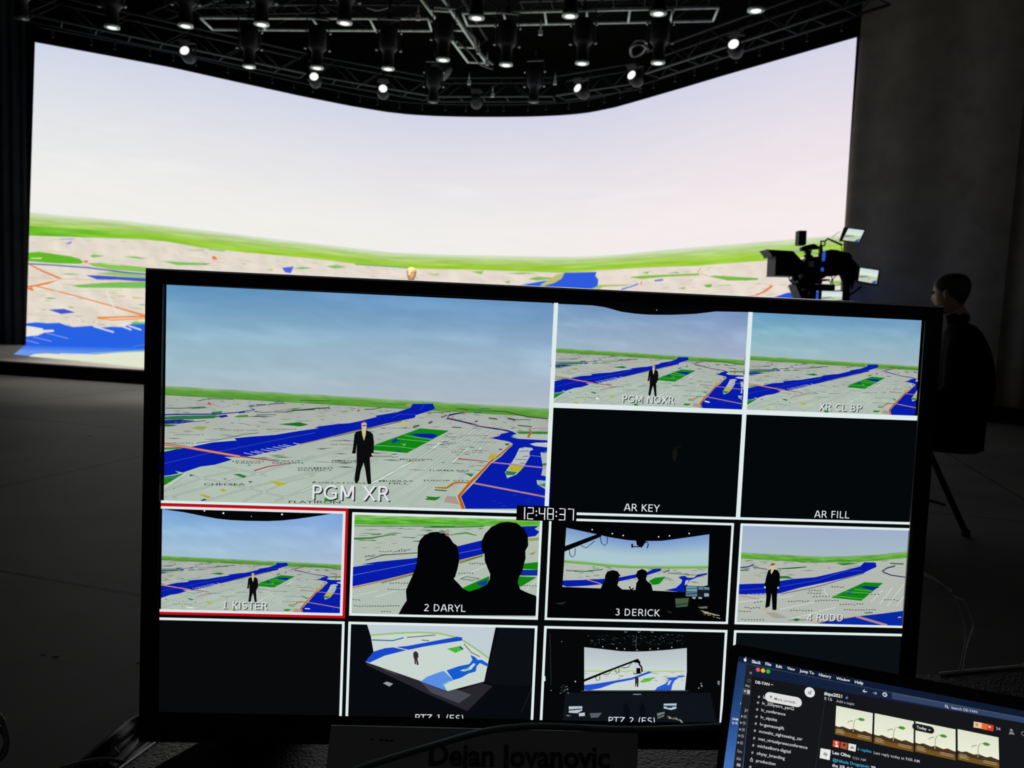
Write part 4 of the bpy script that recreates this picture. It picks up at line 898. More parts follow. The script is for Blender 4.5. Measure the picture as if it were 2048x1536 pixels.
# camera two: two heads against the map
box(486, 547, 950, 802, (176, 188, 176))
Y4 = CZ(680, 1000, 4.7628)
def ygr(u, v):
    n = fbm(u * 9, v * 9, 8.8) * 40; c = mix((150, 190, 130), (92, 176, 52), v * 2); return tuple(max(0, min(250, q + n)) for q in c)
g0, g1, g2, g3 = Y4((120, 125), (1920, 172), (1920, 240), (120, 222))
MP.patch(lambda u, v: tuple((g0[i] * (1 - u) + g1[i] * u) * (1 - v) + (g3[i] * (1 - u) + g2[i] * u) * v for i in (0, 1)), 70, 8, ygr)
for i in range(90):
    x = rnd.uniform(140, 1860); y = 235 + rnd.random() ** 1.5 * 330
    if y > 640 - (x - 135) * .26 - 30: continue
    w = rnd.uniform(40, 170); MP.line(Y4((x, y), (x + w / 2, y + rnd.uniform(-5, 5)), (x + w, y)), [.3, rnd.uniform(.8, 2.2), .3], rnd.choice([(30, 60, 48), (56, 120, 50), (90, 130, 90), (60, 80, 76)]), keep=i > 0)
MP.line(Y4((130, 355), (300, 350), (480, 320)), [4, 4, 2], (50, 120, 50)); MP.line(Y4((800, 250), (1100, 245), (1370, 240)), [2, 3.4, 3], (40, 130, 40)); MP.line(Y4((1050, 320), (1200, 300), (1300, 325)), [2, 4, 2], (60, 140, 60)); MP.line(Y4((250, 560), (420, 510), (740, 490)), 2.0, (40, 60, 56)); MP.line(Y4((120, 235), (1100, 238)), 2.0, (30, 110, 40))
MP.poly(Y4((110, 628), (250, 605), (330, 600), (210, 598), (360, 575), (560, 555), (700, 542), (860, 515), (1130, 425), (1350, 372), (1500, 300), (1740, 240), (1890, 236), (1850, 262), (1895, 290), (1860, 330), (1780, 342), (1600, 430), (1350, 505), (1130, 560), (720, 672), (420, 745), (110, 812)), RIV)
MP.line(Y4((110, 706), (500, 630), (760, 580), (1150, 490), (1350, 450)), 1.4, (90, 110, 206)); MP.line(Y4((110, 826), (430, 752), (720, 680), (1140, 568), (1360, 512)), 2.6, (190, 110, 50)); MP.line(Y4((400, 775), (720, 690)), 2.4, (80, 110, 60)); MP.line(Y4((1140, 585), (1360, 518)), 3.4, (60, 130, 50))
MP.poly(Y4((1150, 830), (1280, 770), (1420, 710), (1420, 860), (1180, 880)), GRN); MP.poly(Y4((1300, 775), (1400, 745), (1400, 800), (1330, 800)), (20, 60, 150)); MP.poly(Y4((1680, 600), (1890, 575), (1890, 650), (1690, 640)), GRN); MP.poly(Y4((1690, 650), (1890, 650), (1890, 705), (1690, 705)), (14, 44, 150)); MP.poly(Y4((1680, 710), (1870, 720), (1720, 810), (1640, 800)), GRN); MP.poly(Y4((1780, 352), (1890, 345), (1890, 372), (1800, 380)), (150, 156, 90)); MP.poly(Y4((1790, 500), (1870, 475), (1830, 510)), (150, 150, 60)); MP.line(Y4((1150, 735), (1200, 715), (1330, 735), (1260, 750), (1150, 735)), 1.6, (60, 80, 76)); MP.line(Y4((1100, 740), (1300, 650), (1420, 600)), 1.6, (206, 216, 210)); MP.line(Y4((340, 910), (660, 810)), 1.6, (206, 216, 210)); MP.line(Y4((1700, 900), (1880, 740)), 1.6, (206, 216, 210)); MP.line(Y4((130, 900), (360, 850)), 1.2, (206, 216, 210))
for x0, x1, y in [(140, 580, 992), (480, 690, 775), (460, 680, 835), (1130, 1280, 682), (1230, 1400, 590), (250, 330, 522), (1720, 1880, 800), (130, 210, 935), (400, 500, 1045), (560, 680, 460), (380, 640, 475)]:
    k = int((x1 - x0) / 24)
    for i in range(k):
        x = x0 + (x1 - x0) * i / k; MP.line(Y4((x, y + rnd.uniform(-7, 7)), (x + 15, y + rnd.uniform(-7, 7))), 1.8, (40, 56, 56), keep=i > 0)
BKS = (3, 4, 6)
MP.poly(Y4((560, 1075), (600, 1000), (640, 940), (632, 850), (650, 800), (690, 715), (720, 640), (740, 560), (745, 430), (765, 370), (810, 320), (880, 292), (940, 290), (1010, 308), (1050, 350), (1080, 395), (1115, 420), (1132, 480), (1136, 570), (1118, 650), (1100, 710), (1085, 735), (1130, 780), (1175, 830), (1230, 855), (1300, 835), (1400, 790), (1425, 740), (1430, 690), (1400, 620), (1378, 560), (1375, 490), (1350, 470), (1348, 380), (1380, 310), (1440, 245), (1520, 205), (1600, 196), (1680, 208), (1750, 260), (1785, 330), (1790, 420), (1762, 470), (1765, 540), (1748, 600), (1735, 660), (1700, 720), (1690, 770), (1715, 835), (1790, 870), (1862, 895), (1880, 960), (1880, 1085)), BKS)
MP.oval(Y4((1025, 316))[0], 5, 4.5, (150, 110, 80), 12); MP.oval(Y4((975, 290))[0], 8, 4, (120, 130, 120), 12)

# camera three: the studio seen from behind with the crane
K3 = CZ(1070, 1020, 4.7628)
box(968, 547, 1431, 802, (3, 4, 6))
d3 = K3((292, 156), (600, 222), (700, 246), (880, 275), (1060, 282), (1200, 280), (1350, 260), (1646, 218), (1630, 700), (1400, 768), (800, 745), (255, 715))
tl, tr, br_, bl_ = d3[0], d3[7], K3((1625, 770))[0], d3[11]
def d3c(u, v): return mix((118, 152, 206), (170, 198, 206), v * 1.6)
xs = [(292, 156), (600, 222), (700, 246), (880, 275), (1060, 282), (1200, 280), (1350, 260), (1646, 218)]
h3 = [(272, 458), (500, 478), (700, 500), (900, 512), (1060, 515), (1250, 516), (1400, 516), (1636, 514)]
MP.patch(lambda u, v: K3((292 - 20 * v + (1354 + 10 * v) * u, interp(xs, 292 + 1354 * u) * (1 - v) + interp(h3, 272 + 1364 * u) * v))[0], 24, 8, d3c)
MP.patch(lambda u, v: K3((272 - v + 1364 * u, interp(h3, 272 + 1364 * u) + 28 * v))[0], 30, 3, lambda u, v: mix((150, 190, 120), (96, 160, 60), v))
MP.poly(K3((271, 486), (500, 506), (700, 528), (900, 540), (1250, 544), (1634, 540), (1630, 700), (1400, 768), (800, 745), (255, 715)), (178, 186, 178))
for i in range(60):
    x = rnd.uniform(280, 1580); y = interp(h3, x) + 35 + rnd.random() ** 1.4 * 140; MP.line(K3((x, y), (x + rnd.uniform(20, 70), y + rnd.uniform(-3, 3))), rnd.uniform(.7, 1.6), rnd.choice([(60, 84, 70), (110, 130, 110), (60, 130, 60)]), keep=i > 0)
MP.poly(K3((258, 655), (450, 650), (640, 640), (800, 625), (960, 595), (1060, 575), (1120, 545), (1190, 542), (1185, 565), (1060, 605), (950, 630), (800, 662), (640, 690), (480, 705), (300, 715), (256, 700)), RIV); MP.line(K3((490, 648), (620, 686)), 2, (206, 150, 130)); MP.poly(K3((1130, 630), (1235, 618), (1170, 690), (1110, 698), (1070, 660)), GRN); MP.poly(K3((1225, 748), (1330, 725), (1380, 680), (1390, 650), (1350, 625), (1410, 610), (1440, 630), (1500, 630), (1530, 600), (1625, 585), (1625, 600), (1540, 620), (1500, 640), (1460, 650), (1440, 690), (1420, 770)), RIV); MP.poly(K3((1420, 655), (1450, 650), (1440, 690), (1412, 700)), (178, 186, 178)); MP.line(K3((290, 560), (480, 570), (640, 550)), 2.4, (40, 110, 100)); MP.line(K3((1210, 580), (1270, 560), (1260, 545)), 2, (40, 40, 80)); MP.line(K3((1250, 585), (1520, 605)), 1.4, (60, 50, 90))
MP.line(K3((240, 370), (420, 300), (620, 222)), [13, 11, 9], BKS); MP.line(K3((320, 355), (325, 410), (348, 435), (372, 415), (378, 350)), 1.8, BKS); MP.line(K3((430, 325), (480, 348), (540, 300), (560, 280)), 1.6, BKS); MP.line(K3((612, 240), (625, 300), (655, 325), (680, 300), (682, 235)), 1.8, BKS)
MP.poly(K3((950, 270), (1050, 276), (1030, 310), (1005, 345), (960, 320)), BKS); MP.line(K3((910, 335), (1000, 335)), 2.4, BKS); MP.line(K3((915, 308), (915, 345)), 4, BKS); MP.line(K3((1020, 300), (1060, 290), (1068, 320), (1055, 350)), 2.4, BKS)
MP.poly(K3((600, 780), (630, 700), (655, 660), (660, 610), (680, 570), (740, 558), (780, 570), (795, 600), (810, 605), (790, 620), (785, 670), (775, 700), (820, 740), (850, 790)), BKS); MP.poly(K3((940, 790), (955, 680), (975, 650), (950, 605), (965, 565), (1010, 546), (1050, 565), (1058, 600), (1045, 640), (1055, 660), (1095, 690), (1112, 760), (1110, 800)), BKS); MP.line(K3((880, 780), (900, 740), (890, 710)), 3, BKS); MP.line(K3((900, 750), (930, 725)), 3, BKS)
MP.poly(K3((255, 715), (800, 738), (1400, 764), (1640, 775), (1640, 800), (250, 760)), BKS)
for x, y in [(537, 174), (728, 212), (830, 229), (1165, 242), (1268, 233), (1454, 210)]: MP.oval(K3((x, y))[0], 1.9, 1.9, (225, 230, 230), 10)
MP.poly(K3((1400, 705), (1650, 712), (1648, 815), (1420, 808)), (20, 26, 34))
for pts, c in [([(1425, 712), (1530, 714), (1530, 760), (1425, 756)], (110, 156, 176)), ([(1425, 762), (1530, 765), (1530, 806), (1422, 804)], (96, 120, 140)), ([(1540, 716), (1590, 718), (1590, 742), (1540, 740)], (90, 130, 150)), ([(1596, 718), (1645, 720), (1645, 742), (1596, 742)], (90, 140, 150)), ([(1596, 775), (1640, 777), (1640, 808), (1596, 806)], (140, 165, 180)), ([(1480, 810), (1520, 812), (1510, 830), (1490, 828)], (130, 180, 190)), ([(1540, 812), (1575, 814), (1575, 828), (1545, 828)], (180, 190, 180)), ([(1320, 825), (1452, 820), (1440, 900), (1330, 910)], (66, 92, 66)), ([(1535, 905), (1628, 898), (1625, 918), (1560, 920)], (110, 110, 96))]: MP.poly(K3(*pts), c)
MP.line(K3((1320, 890), (1450, 870)), 2, (16, 20, 22)); MP.line(K3((1425, 735), (1530, 728)), 2, (40, 60, 80)); MP.line(K3((1425, 785), (1530, 775)), 2.4, (30, 50, 60))
for i in range(22): x = rnd.uniform(1540, 1720); y = 935 + (x - 1540) * .3 + rnd.uniform(-8, 22); MP.line(K3((x, y), (x + rnd.uniform(14, 44), y + rnd.uniform(0, 14))), rnd.uniform(1, 2.4), rnd.choice([(210, 206, 196), (120, 120, 110), (150, 130, 90)]), keep=i > 0)
MP.poly(K3((180, 870), (300, 855), (250, 885)), (34, 38, 38)); MP.line(K3((1250, 945), (1290, 960)), 3, (40, 44, 44))

# camera four: the man from the side
R4 = CZ(1440, 1030, 4.876)
box(1449, 548, 1930, 802, (178, 184, 176))
MP.patch(lambda u, v: R4((180 + 1700 * u, (90 + 40 * u) * (1 - v) + v * interp([(180, 345), (500, 365), (900, 384), (1200, 384), (1500, 368), (1880, 330)], 180 + 1700 * u)))[0], 24, 8, lambda u, v: mix((158, 174, 204), (164, 186, 196), v))
MP.patch(lambda u, v: R4((180 + 1700 * u, interp([(180, 347), (500, 367), (900, 386), (1200, 386), (1500, 370), (1880, 332)], 180 + 1700 * u) + v * 62))[0], 70, 6, lambda u, v: tuple(max(0, min(250, q + fbm(u * 12, v * 6, 3.3) * 30)) for q in (mix((140, 170, 140), (104, 172, 66), v * 3) if v < .33 else mix((104, 172, 66), (92, 160, 56), v))))
for i in range(70):
    x = rnd.uniform(190, 1700); y = 430 + rnd.random() ** 1.3 * 180
    if y > 640 - (x - 200) * .14: continue
    w = rnd.uniform(30, 130); MP.line(R4((x, y), (x + w / 2, y + rnd.uniform(-4, 4)), (x + w, y)), [.3, rnd.uniform(.8, 2), .3], rnd.choice([(80, 96, 86), (60, 80, 70), (110, 130, 100), (50, 100, 60)]), keep=i > 0)
MP.line(R4((170, 498), (260, 488), (310, 465)), 3, (20, 40, 140)); MP.line(R4((300, 490), (440, 515)), 2, (40, 60, 60)); MP.line(R4((540, 510), (700, 500), (820, 490)), [2, 3.4, 2], (34, 90, 50)); MP.line(R4((550, 590), (640, 590), (690, 604)), [6, 6, 1], (40, 116, 40)); MP.line(R4((180, 522), (260, 520)), 3.4, (50, 120, 50)); MP.line(R4((1630, 455), (1760, 462)), 3, (40, 100, 40)); MP.line(R4((1550, 535), (1600, 500), (1680, 480)), 3, (40, 30, 70)); MP.line(R4((1560, 540), (1640, 570), (1880, 605)), [3, 2.6, 2.4], (30, 34, 90)); MP.poly(R4((1100, 455), (1230, 450), (1330, 455), (1180, 475)), (50, 120, 50))
MP.poly(R4((130, 660), (230, 655), (400, 650), (700, 605), (900, 590), (1100, 545), (1200, 520), (1340, 485), (1380, 445), (1490, 448), (1498, 490), (1440, 515), (1370, 550), (1200, 595), (1000, 640), (760, 690), (560, 745), (360, 762), (130, 752)), RIV); MP.line(R4((160, 715), (500, 690), (900, 625), (1200, 530), (1360, 525)), 1.2, (60, 80, 190)); MP.line(R4((570, 752), (900, 688), (1200, 602), (1380, 552)), 1.8, (90, 84, 70))
for a in range(6): MP.line(R4((250 + a * 40, 752 - a * 2), (340 + a * 40, 770 - a * 2)), 1.4, (170, 176, 200), keep=a > 0)
MP.poly(R4((1380, 638), (1562, 645), (1350, 818), (1055, 786)), GRN); MP.poly(R4((1320, 680), (1400, 675), (1530, 685), (1460, 715)), (12, 36, 140)); MP.poly(R4((1210, 740), (1250, 715), (1270, 735), (1230, 755)), (20, 70, 140))
for pl in [((1280, 705), (1450, 725)), ((1080, 768), (1380, 800)), ((1200, 730), (1440, 745))]: MP.line(R4(*pl), 1.2, (120, 190, 120))
for a, b in [((1440, 830), (1560, 710)), ((1530, 850), (1650, 690)), ((1600, 870), (1760, 660)), ((1690, 870), (1760, 780)), ((160, 830), (700, 770)), ((560, 900), (900, 830)), ((640, 1000), (1100, 880)), ((990, 700), (1000, 740)), ((1000, 740), (1060, 790))]: MP.line(R4(a, b), 1.8, (204, 214, 208))
MP.line(R4((165, 768), (360, 800)), 2.0, (180, 120, 110))
for x0, x1, y in [(840, 970, 720), (830, 970, 745), (880, 1060, 775), (640, 850, 822), (220, 380, 885), (660, 890, 912), (1180, 1500, 905), (160, 290, 920), (900, 1140, 815), (1140, 1380, 852), (1060, 1190, 682), (1440, 1540, 760), (190, 420, 1000), (310, 400, 830), (1570, 1720, 810)]:
    k = int((x1 - x0) / 26)
    for i in range(k): x = x0 + (x1 - x0) * i / k; MP.line(R4((x, y + rnd.uniform(-7, 7)), (x + 17, y + rnd.uniform(-7, 7))), 1.8, (44, 58, 58), keep=i > 0)
MP.poly(R4((920, 1035), (1180, 985), (1330, 965), (1560, 940), (1900, 895), (1900, 1070), (1500, 1060)), (8, 40, 160)); MP.line(R4((1300, 968), (1600, 1055)), 6, (176, 130, 140)); MP.line(R4((880, 1035), (1330, 962)), 2.4, (196, 150, 140)); MP.poly(R4((680, 1000), (720, 985), (770, 1002), (720, 1015)), (40, 120, 40)); MP.line(R4((640, 1002), (820, 1002)), 1.6, (40, 70, 50)); MP.line(R4((1380, 935), (1460, 930)), 3, (60, 120, 60)); MP.line(R4((1705, 978), (1735, 976)), 2, (220, 228, 236)); MP.poly(R4((420, 930), (520, 930), (640, 985), (500, 985)), (158, 160, 150))
MP.poly(R4((410, 680), (430, 580), (450, 520), (485, 510), (540, 520), (560, 560), (560, 680), (545, 690), (535, 720), (528, 905), (490, 905), (480, 740), (462, 870), (420, 888), (430, 780), (425, 690)), BK); MP.poly(R4((470, 465), (490, 455), (512, 462), (512, 500), (480, 560), (470, 540), (478, 505), (466, 490)), (214, 190, 150)); MP.line(R4((470, 472), (514, 466)), 2.4, (60, 50, 40)); MP.poly(R4((468, 462), (490, 450), (516, 458), (514, 472), (490, 466)), (130, 100, 60)); MP.oval(R4((416, 686))[0], 2.4, 3, (214, 200, 180), 8); MP.oval(R4((544, 690))[0], 2.4, 3, (214, 200, 180), 8); MP.line(R4((400, 900), (440, 892)), 3, (190, 170, 130)); MP.line(R4((480, 915), (525, 912)), 3, (190, 170, 130))

# bottom row: two wide views
box(0, 819, 475, 1075, (9, 10, 11)); box(1448, 819, 1930, 1075, (9, 15, 19)); box(967, 265, 1436, 530, (5, 8, 11)); box(1444, 265, 1930, 530, (5, 8, 11))
MP.oval(N2((665, 790))[0], 6, 18, (20, 20, 16), 12); MP.line(N2((660, 770), (700, 745)), 4, (14, 14, 11))
box(486, 819, 950, 1075, (7, 10, 14))
P1 = CZ(670, 1220, 4.7628)
MP.poly(P1((300, 470), (420, 480), (870, 650), (1100, 760), (1400, 670), (1500, 700), (1260, 935), (880, 770), (310, 500)), (38, 38, 44)); MP.poly(P1((820, 660), (1060, 750), (1160, 730), (1300, 780), (1180, 860), (920, 760)), (72, 72, 84)); MP.poly(P1((420, 500), (560, 560), (620, 600), (480, 550)), (64, 64, 66))
MP.poly(P1((312, 110), (1530, 136), (1420, 655), (1080, 745), (820, 650), (300, 470), (375, 375), (350, 230)), (200, 212, 206))
MP.poly(P1((312, 110), (1530, 136), (1465, 430), (1320, 330), (1180, 240), (1000, 200), (800, 190), (600, 195), (350, 215)), (192, 204, 212))
MP.line(P1((350, 218), (600, 197), (800, 190), (1000, 200), (1180, 242), (1320, 330), (1465, 435)), 4, (150, 190, 110))
MP.poly(P1((375, 372), (480, 340), (700, 318), (1000, 262), (1170, 232), (1215, 240), (1210, 268), (1000, 300), (850, 325), (660, 365), (480, 410), (340, 475), (298, 468)), (24, 72, 200)); MP.line(P1((570, 330), (760, 370)), 2.4, (206, 200, 196)); MP.line(P1((360, 262), (560, 268), (660, 240)), 3, (50, 110, 150)); MP.line(P1((690, 238), (960, 215)), 2, (60, 70, 80)); MP.line(P1((830, 262), (900, 268)), 2, (60, 70, 80))
MP.poly(P1((1070, 345), (1200, 318), (1225, 350), (1150, 385)), (70, 180, 50)); MP.line(P1((1190, 325), (1220, 350)), 4, (20, 80, 120))
MP.poly(P1((820, 655), (880, 610), (1000, 565), (1040, 555), (1130, 640), (1040, 690), (1070, 745)), (90, 140, 226)); MP.poly(P1((1065, 550), (1180, 510), (1280, 490), (1310, 450), (1290, 405), (1330, 420), (1360, 450), (1400, 450), (1460, 490), (1455, 515), (1380, 480), (1350, 510), (1340, 560), (1270, 580), (1200, 620), (1130, 640)), (20, 90, 206)); MP.poly(P1((1190, 550), (1270, 525), (1320, 480), (1340, 490), (1300, 540), (1230, 560)), (196, 214, 206)); MP.line(P1((1230, 545), (1280, 530)), 3, (80, 190, 110)); MP.line(P1((1030, 690), (1100, 650)), 3, (120, 210, 160)); MP.line(P1((1230, 300), (1300, 380), (1380, 420)), 2, (90, 80, 90))
MP.poly(P1((750, 385), (765, 370), (780, 368), (798, 390), (800, 420), (790, 440), (802, 495), (785, 500), (776, 450), (778, 490), (765, 490), (760, 440), (752, 425)), (50, 46, 56)); MP.poly(P1((465, 670), (500, 655), (562, 675), (525, 702)), (150, 156, 160)); MP.line(P1((1770, 950), (1880, 690)), 1, (40, 44, 46)); MP.poly(P1((1430, 640), (1560, 140), (1880, 150), (1860, 700), (1500, 680)), (12, 16, 20))
box(968, 819, 1430, 1075, (5, 7, 9))
P2 = CZ(1060, 1230, 4.7628)
MP.patch(lambda u, v: P2((508 + 970 * u, interp([(508, 282), (700, 302), (850, 320), (960, 324), (1080, 322), (1250, 312), (1478, 290)], 508 + 970 * u) * (1 - v) + 515 * v))[0], 20, 5, lambda u, v: mix((180, 192, 196), (202, 212, 212), v)); MP.poly(P2((508, 512), (1478, 512), (1460, 690), (508, 690)), (204, 214, 212)); MP.line(P2((508, 508), (800, 510), (1465, 512)), 3.4, (176, 206, 130))
MP.poly(P2((508, 640), (600, 630), (760, 605), (960, 570), (1080, 525), (1120, 510), (1155, 520), (1080, 545), (960, 590), (800, 620), (660, 670), (560, 690), (508, 685)), (34, 80, 206)); MP.poly(P2((1030, 610), (1080, 580), (1180, 562), (1130, 605), (1060, 618)), (90, 190, 60)); MP.poly(P2((1175, 690), (1200, 660), (1270, 630), (1310, 590), (1280, 572), (1380, 565), (1400, 550), (1460, 552), (1460, 560), (1400, 572), (1360, 600), (1340, 640), (1330, 690)), (40, 90, 206)); MP.poly(P2((1310, 600), (1335, 595), (1310, 640), (1290, 640)), (200, 212, 212))
for i in range(24): x = rnd.uniform(510, 1440); y = rnd.uniform(520, 600); MP.line(P2((x, y), (x + rnd.uniform(20, 60), y + rnd.uniform(-3, 6))), 1, rnd.choice([(90, 96, 90), (120, 190, 110), (150, 120, 110)]), keep=i > 0)
MP.line(P2((500, 600), (700, 520), (960, 420), (1010, 398)), [6, 5, 4.4, 3], BK); MP.line(P2((610, 560), (630, 600), (655, 590), (655, 545)), 1.6, BK); MP.line(P2((690, 540), (740, 535), (760, 510)), 1.6, BK); MP.line(P2((800, 495), (815, 530), (835, 525), (838, 480)), 1.6, BK); MP.line(P2((860, 478), (920, 475), (955, 430)), 1.6, BK); MP.poly(P2((950, 420), (1015, 390), (1040, 425), (1035, 445), (1010, 430)), BK); MP.line(P2((1025, 440), (1050, 470), (1055, 515)), 4, BK); MP.poly(P2((1000, 480), (1038, 478), (1040, 530), (1002, 530)), BK); MP.line(P2((975, 520), (978, 535), (1050, 525)), 2.4, BK); MP.poly(P2((988, 565), (1018, 562), (1022, 600), (1018, 658), (1006, 658), (1002, 620), (996, 655), (990, 655)), (40, 40, 46))
MP.poly(P2((470, 690), (1500, 690), (1480, 702), (480, 702)), (44, 50, 54)); MP.poly(P2((330, 715), (1700, 715), (1760, 990), (300, 990)), (15, 20, 26)); MP.line(P2((970, 727), (1045, 727)), 3, (120, 128, 130)); MP.line(P2((185, 150), (195, 640)), 2, (30, 40, 42))
for x, y in [(683, 278), (816, 292), (890, 298), (1006, 308), (1130, 299), (1206, 294), (1335, 283)]: MP.oval(P2((x, y))[0], 1.5, 1.5, (210, 220, 220), 8)
for i in range(110):
    x = rnd.uniform(540, 1440); y = rnd.uniform(170, 270) + abs(x - 990) * -.03; c = rnd.choice([(50, 60, 62), (80, 92, 94), (36, 44, 46), (120, 130, 134)]); MP.line(P2((x, y), (x + rnd.uniform(4, 18), y + rnd.uniform(-8, 8))), rnd.uniform(.6, 1.2), c, keep=i > 0)
for x in (900, 1025, 1150): MP.line(P2((x - 12, 130), (x - 6, 142), (x + 6, 142), (x + 12, 128)), 1.4, (130, 140, 140))
MP.line(P2((1000, 170), (996, 290)), 2, (60, 72, 74))
for x, y, r in [(424, 606, 2), (1612, 625, 1.6), (1618, 648, 2), (1590, 668, 1.6), (296, 228, 1), (195, 690, 1.2), (350, 680, 1.4)]: MP.oval(P2((x, y))[0], r, r, (190, 200, 204), 8)
MP.poly(P2((1765, 600), (1790, 600), (1785, 640), (1770, 638)), (120, 130, 136)); MP.poly(P2((120, 550), (135, 555), (138, 600), (125, 598)), (220, 236, 236))
for i in range(16): x = rnd.uniform(275, 355); y = rnd.uniform(640, 720); MP.line(P2((x, y), (x + 14, y - 5)), 1.2, rnd.choice([(90, 96, 98), (140, 146, 150), (50, 54, 56)]), keep=i > 0)
for pts, c in [([(362, 840), (490, 838), (488, 880), (440, 905), (362, 900)], (180, 196, 206)), ([(1258, 815), (1380, 812), (1378, 862), (1330, 875), (1258, 860)], (176, 198, 210)), ([(455, 905), (512, 898), (515, 930), (460, 935)], (190, 196, 206)), ([(560, 905), (675, 900), (640, 945), (570, 948)], (88, 90, 106)), ([(1195, 905), (1268, 890), (1262, 935), (1200, 958)], (110, 124, 116)), ([(880, 990), (875, 830), (905, 805), (935, 850), (945, 990)], (8, 12, 16)), ([(1040, 990), (1030, 850), (1055, 795), (1085, 850), (1090, 990)], (8, 12, 16))]: MP.poly(P2(*pts), c)
MP.line(P2((362, 875), (480, 865)), 3, (40, 50, 60)); MP.line(P2((1260, 838), (1378, 838)), 3.4, (50, 70, 80)); MP.line(P2((1290, 850), (1340, 848)), 3, (20, 30, 36)); MP.line(P2((1200, 940), (1262, 915)), 3, (30, 40, 40))
for i in range(24): x = rnd.uniform(1290, 1420); y = 930 + (x - 1290) * .3 + rnd.uniform(-6, 20); MP.line(P2((x, y), (x + rnd.uniform(8, 26), y + rnd.uniform(-4, 12))), rnd.uniform(1, 2.2), rnd.choice([(210, 200, 180), (150, 120, 80), (120, 120, 110)]), keep=i > 0)
for i in range(8): x = rnd.uniform(330, 380); y = rnd.uniform(920, 950); MP.line(P2((x, y), (x + 14, y + 5)), 1.4, (130, 124, 110), keep=i > 0)

# borders
def frame(x0, y0, x1, y1, w, c):
    for i, b in enumerate([(x0, y0, x1, y0 + w), (x0, y1 - w, x1, y1), (x0, y0 + w, x0 + w, y1 - w), (x1 - w, y0 + w, x1, y1 - w)]): box(*b, c, keep=i > 0)
box(0, 530.5, 1960, 545.5, (6, 8, 9)); box(475.5, 544, 484.5, 1080, (6, 8, 9)); box(951.5, 544, 967.5, 1080, (6, 8, 9)); box(1431.5, 544, 1447.5, 1080, (6, 8, 9)); box(0, 803, 1960, 818, (6, 8, 9))
box(954.5, 0, 965, 531, WHT); box(1434.5, 0, 1445.5, 532, WHT); box(965, 261.5, 1960, 273.5, WHT); box(0, 530.5, 1960, 537, WHT)
frame(485, 546, 951, 803, 6, WHT); frame(967.5, 546, 1431, 803, 6, WHT); frame(1447.5, 546, 1990, 803, 6, WHT)
frame(-60, 538, 475.5, 810.5, 6.5, RED); frame(-50, 544.5, 469, 804, 6.5, (226, 226, 230))
frame(-60, 818, 475, 1110, 6.5, WHT); frame(484, 818, 951, 1110, 6.5, WHT); frame(967.5, 818, 1431, 1110, 6.5, WHT); frame(1447.5, 818, 1990, 1110, 6.5, WHT)
MP.poly(P2((120, 550), (140, 555), (142, 600), (122, 598)), (222, 236, 236))
# captions with a dark offset shadow
def cap(st, p0, p1, shadow=True, sh=2.2):
    if shadow: MP.strokes(st, (p0[0] + sh, p0[1] + sh * .9), (p1[0] + sh, p1[1] + sh * .9), (16, 20, 26))
    MP.strokes(st, p0, p1, (224, 228, 232))
b = B6((175, 1380), (1150, 1400)); cap('PGM XR', b[0], b[1], sh=3)
b = N2((405, 532), (660, 540)); cap('PGM NOXR', *b); b = N2((1380, 572), (1588, 579)); cap('XR CL BP', *b)
b = N2((416, 1070), (586, 1076)); cap('AR KEY', *b, shadow=False); b = N2((1358, 1104), (1526, 1108)); cap('AR FILL', *b, shadow=False)
b = K4((780, 1034), (1210, 1044)); cap('1 KISTER', *b); b = Y4((806, 1034), (1192, 1042)); cap('2 DARYL', *b); b = K3((752, 980), (1168, 990)); cap('3 DERICK', *b); b = R4((822, 1006), (1170, 1012)); cap('4 RUDD', *b)
b = P1((768, 1024), (1230, 1032)); cap('PTZ 1 (ES)', *b, shadow=False); b = P2((735, 1000), (1180, 1008)); cap('PTZ 2 (ES)', *b, shadow=False)
# clock
box(886, 517, 1035, 554, (5, 6, 10))
T = CZ(1040, 1000, 17.066); DG = (238, 238, 244)
def seg(*pts): MP.line(T(*pts), 2.6, DG)
seg((150, 190), (142, 390), (140, 600)); seg((250, 205), (440, 212), (432, 400), (245, 405), (240, 585), (430, 592)); seg((640, 210), (640, 410), (800, 415)); seg((830, 215), (815, 620))
seg((925, 225), (1115, 238), (1105, 610), (920, 600), (925, 225)); seg((930, 418), (1100, 428)); seg((1320, 240), (1510, 252), (1500, 625), (1300, 620)); seg((1320, 432), (1490, 440)); seg((1610, 250), (1800, 262), (1785, 640))
for x, y in ((538, 328), (538, 465), (1215, 350), (1212, 490)): MP.oval(T((x, y))[0], 2.0, 2.0, DG, 10)
_td = C2W(1880, 23.5) - C2W(27, 13.5); TOPN = _td.cross(MN).normalized()
if TOPN.dot(E2) > 0: TOPN = -TOPN
MP.build('screen', mon, cuts=[(C2W(26.6, 500), -E1.normalized()), (C2W(1880.3, 500), E1.normalized()), (C2W(900, 1058.5), E2.normalized()),
    (C2W(27, 13.5), TOPN)])
# thin pale tube coloured as reflections of the white frames inside the right bezel
m = MB()
m.tube([C2W(1889.5, 25, .0012), C2W(1889.5, 830, .0012)], .0006, 5)
m.build('frame_reflection', M_GLINT, mon)

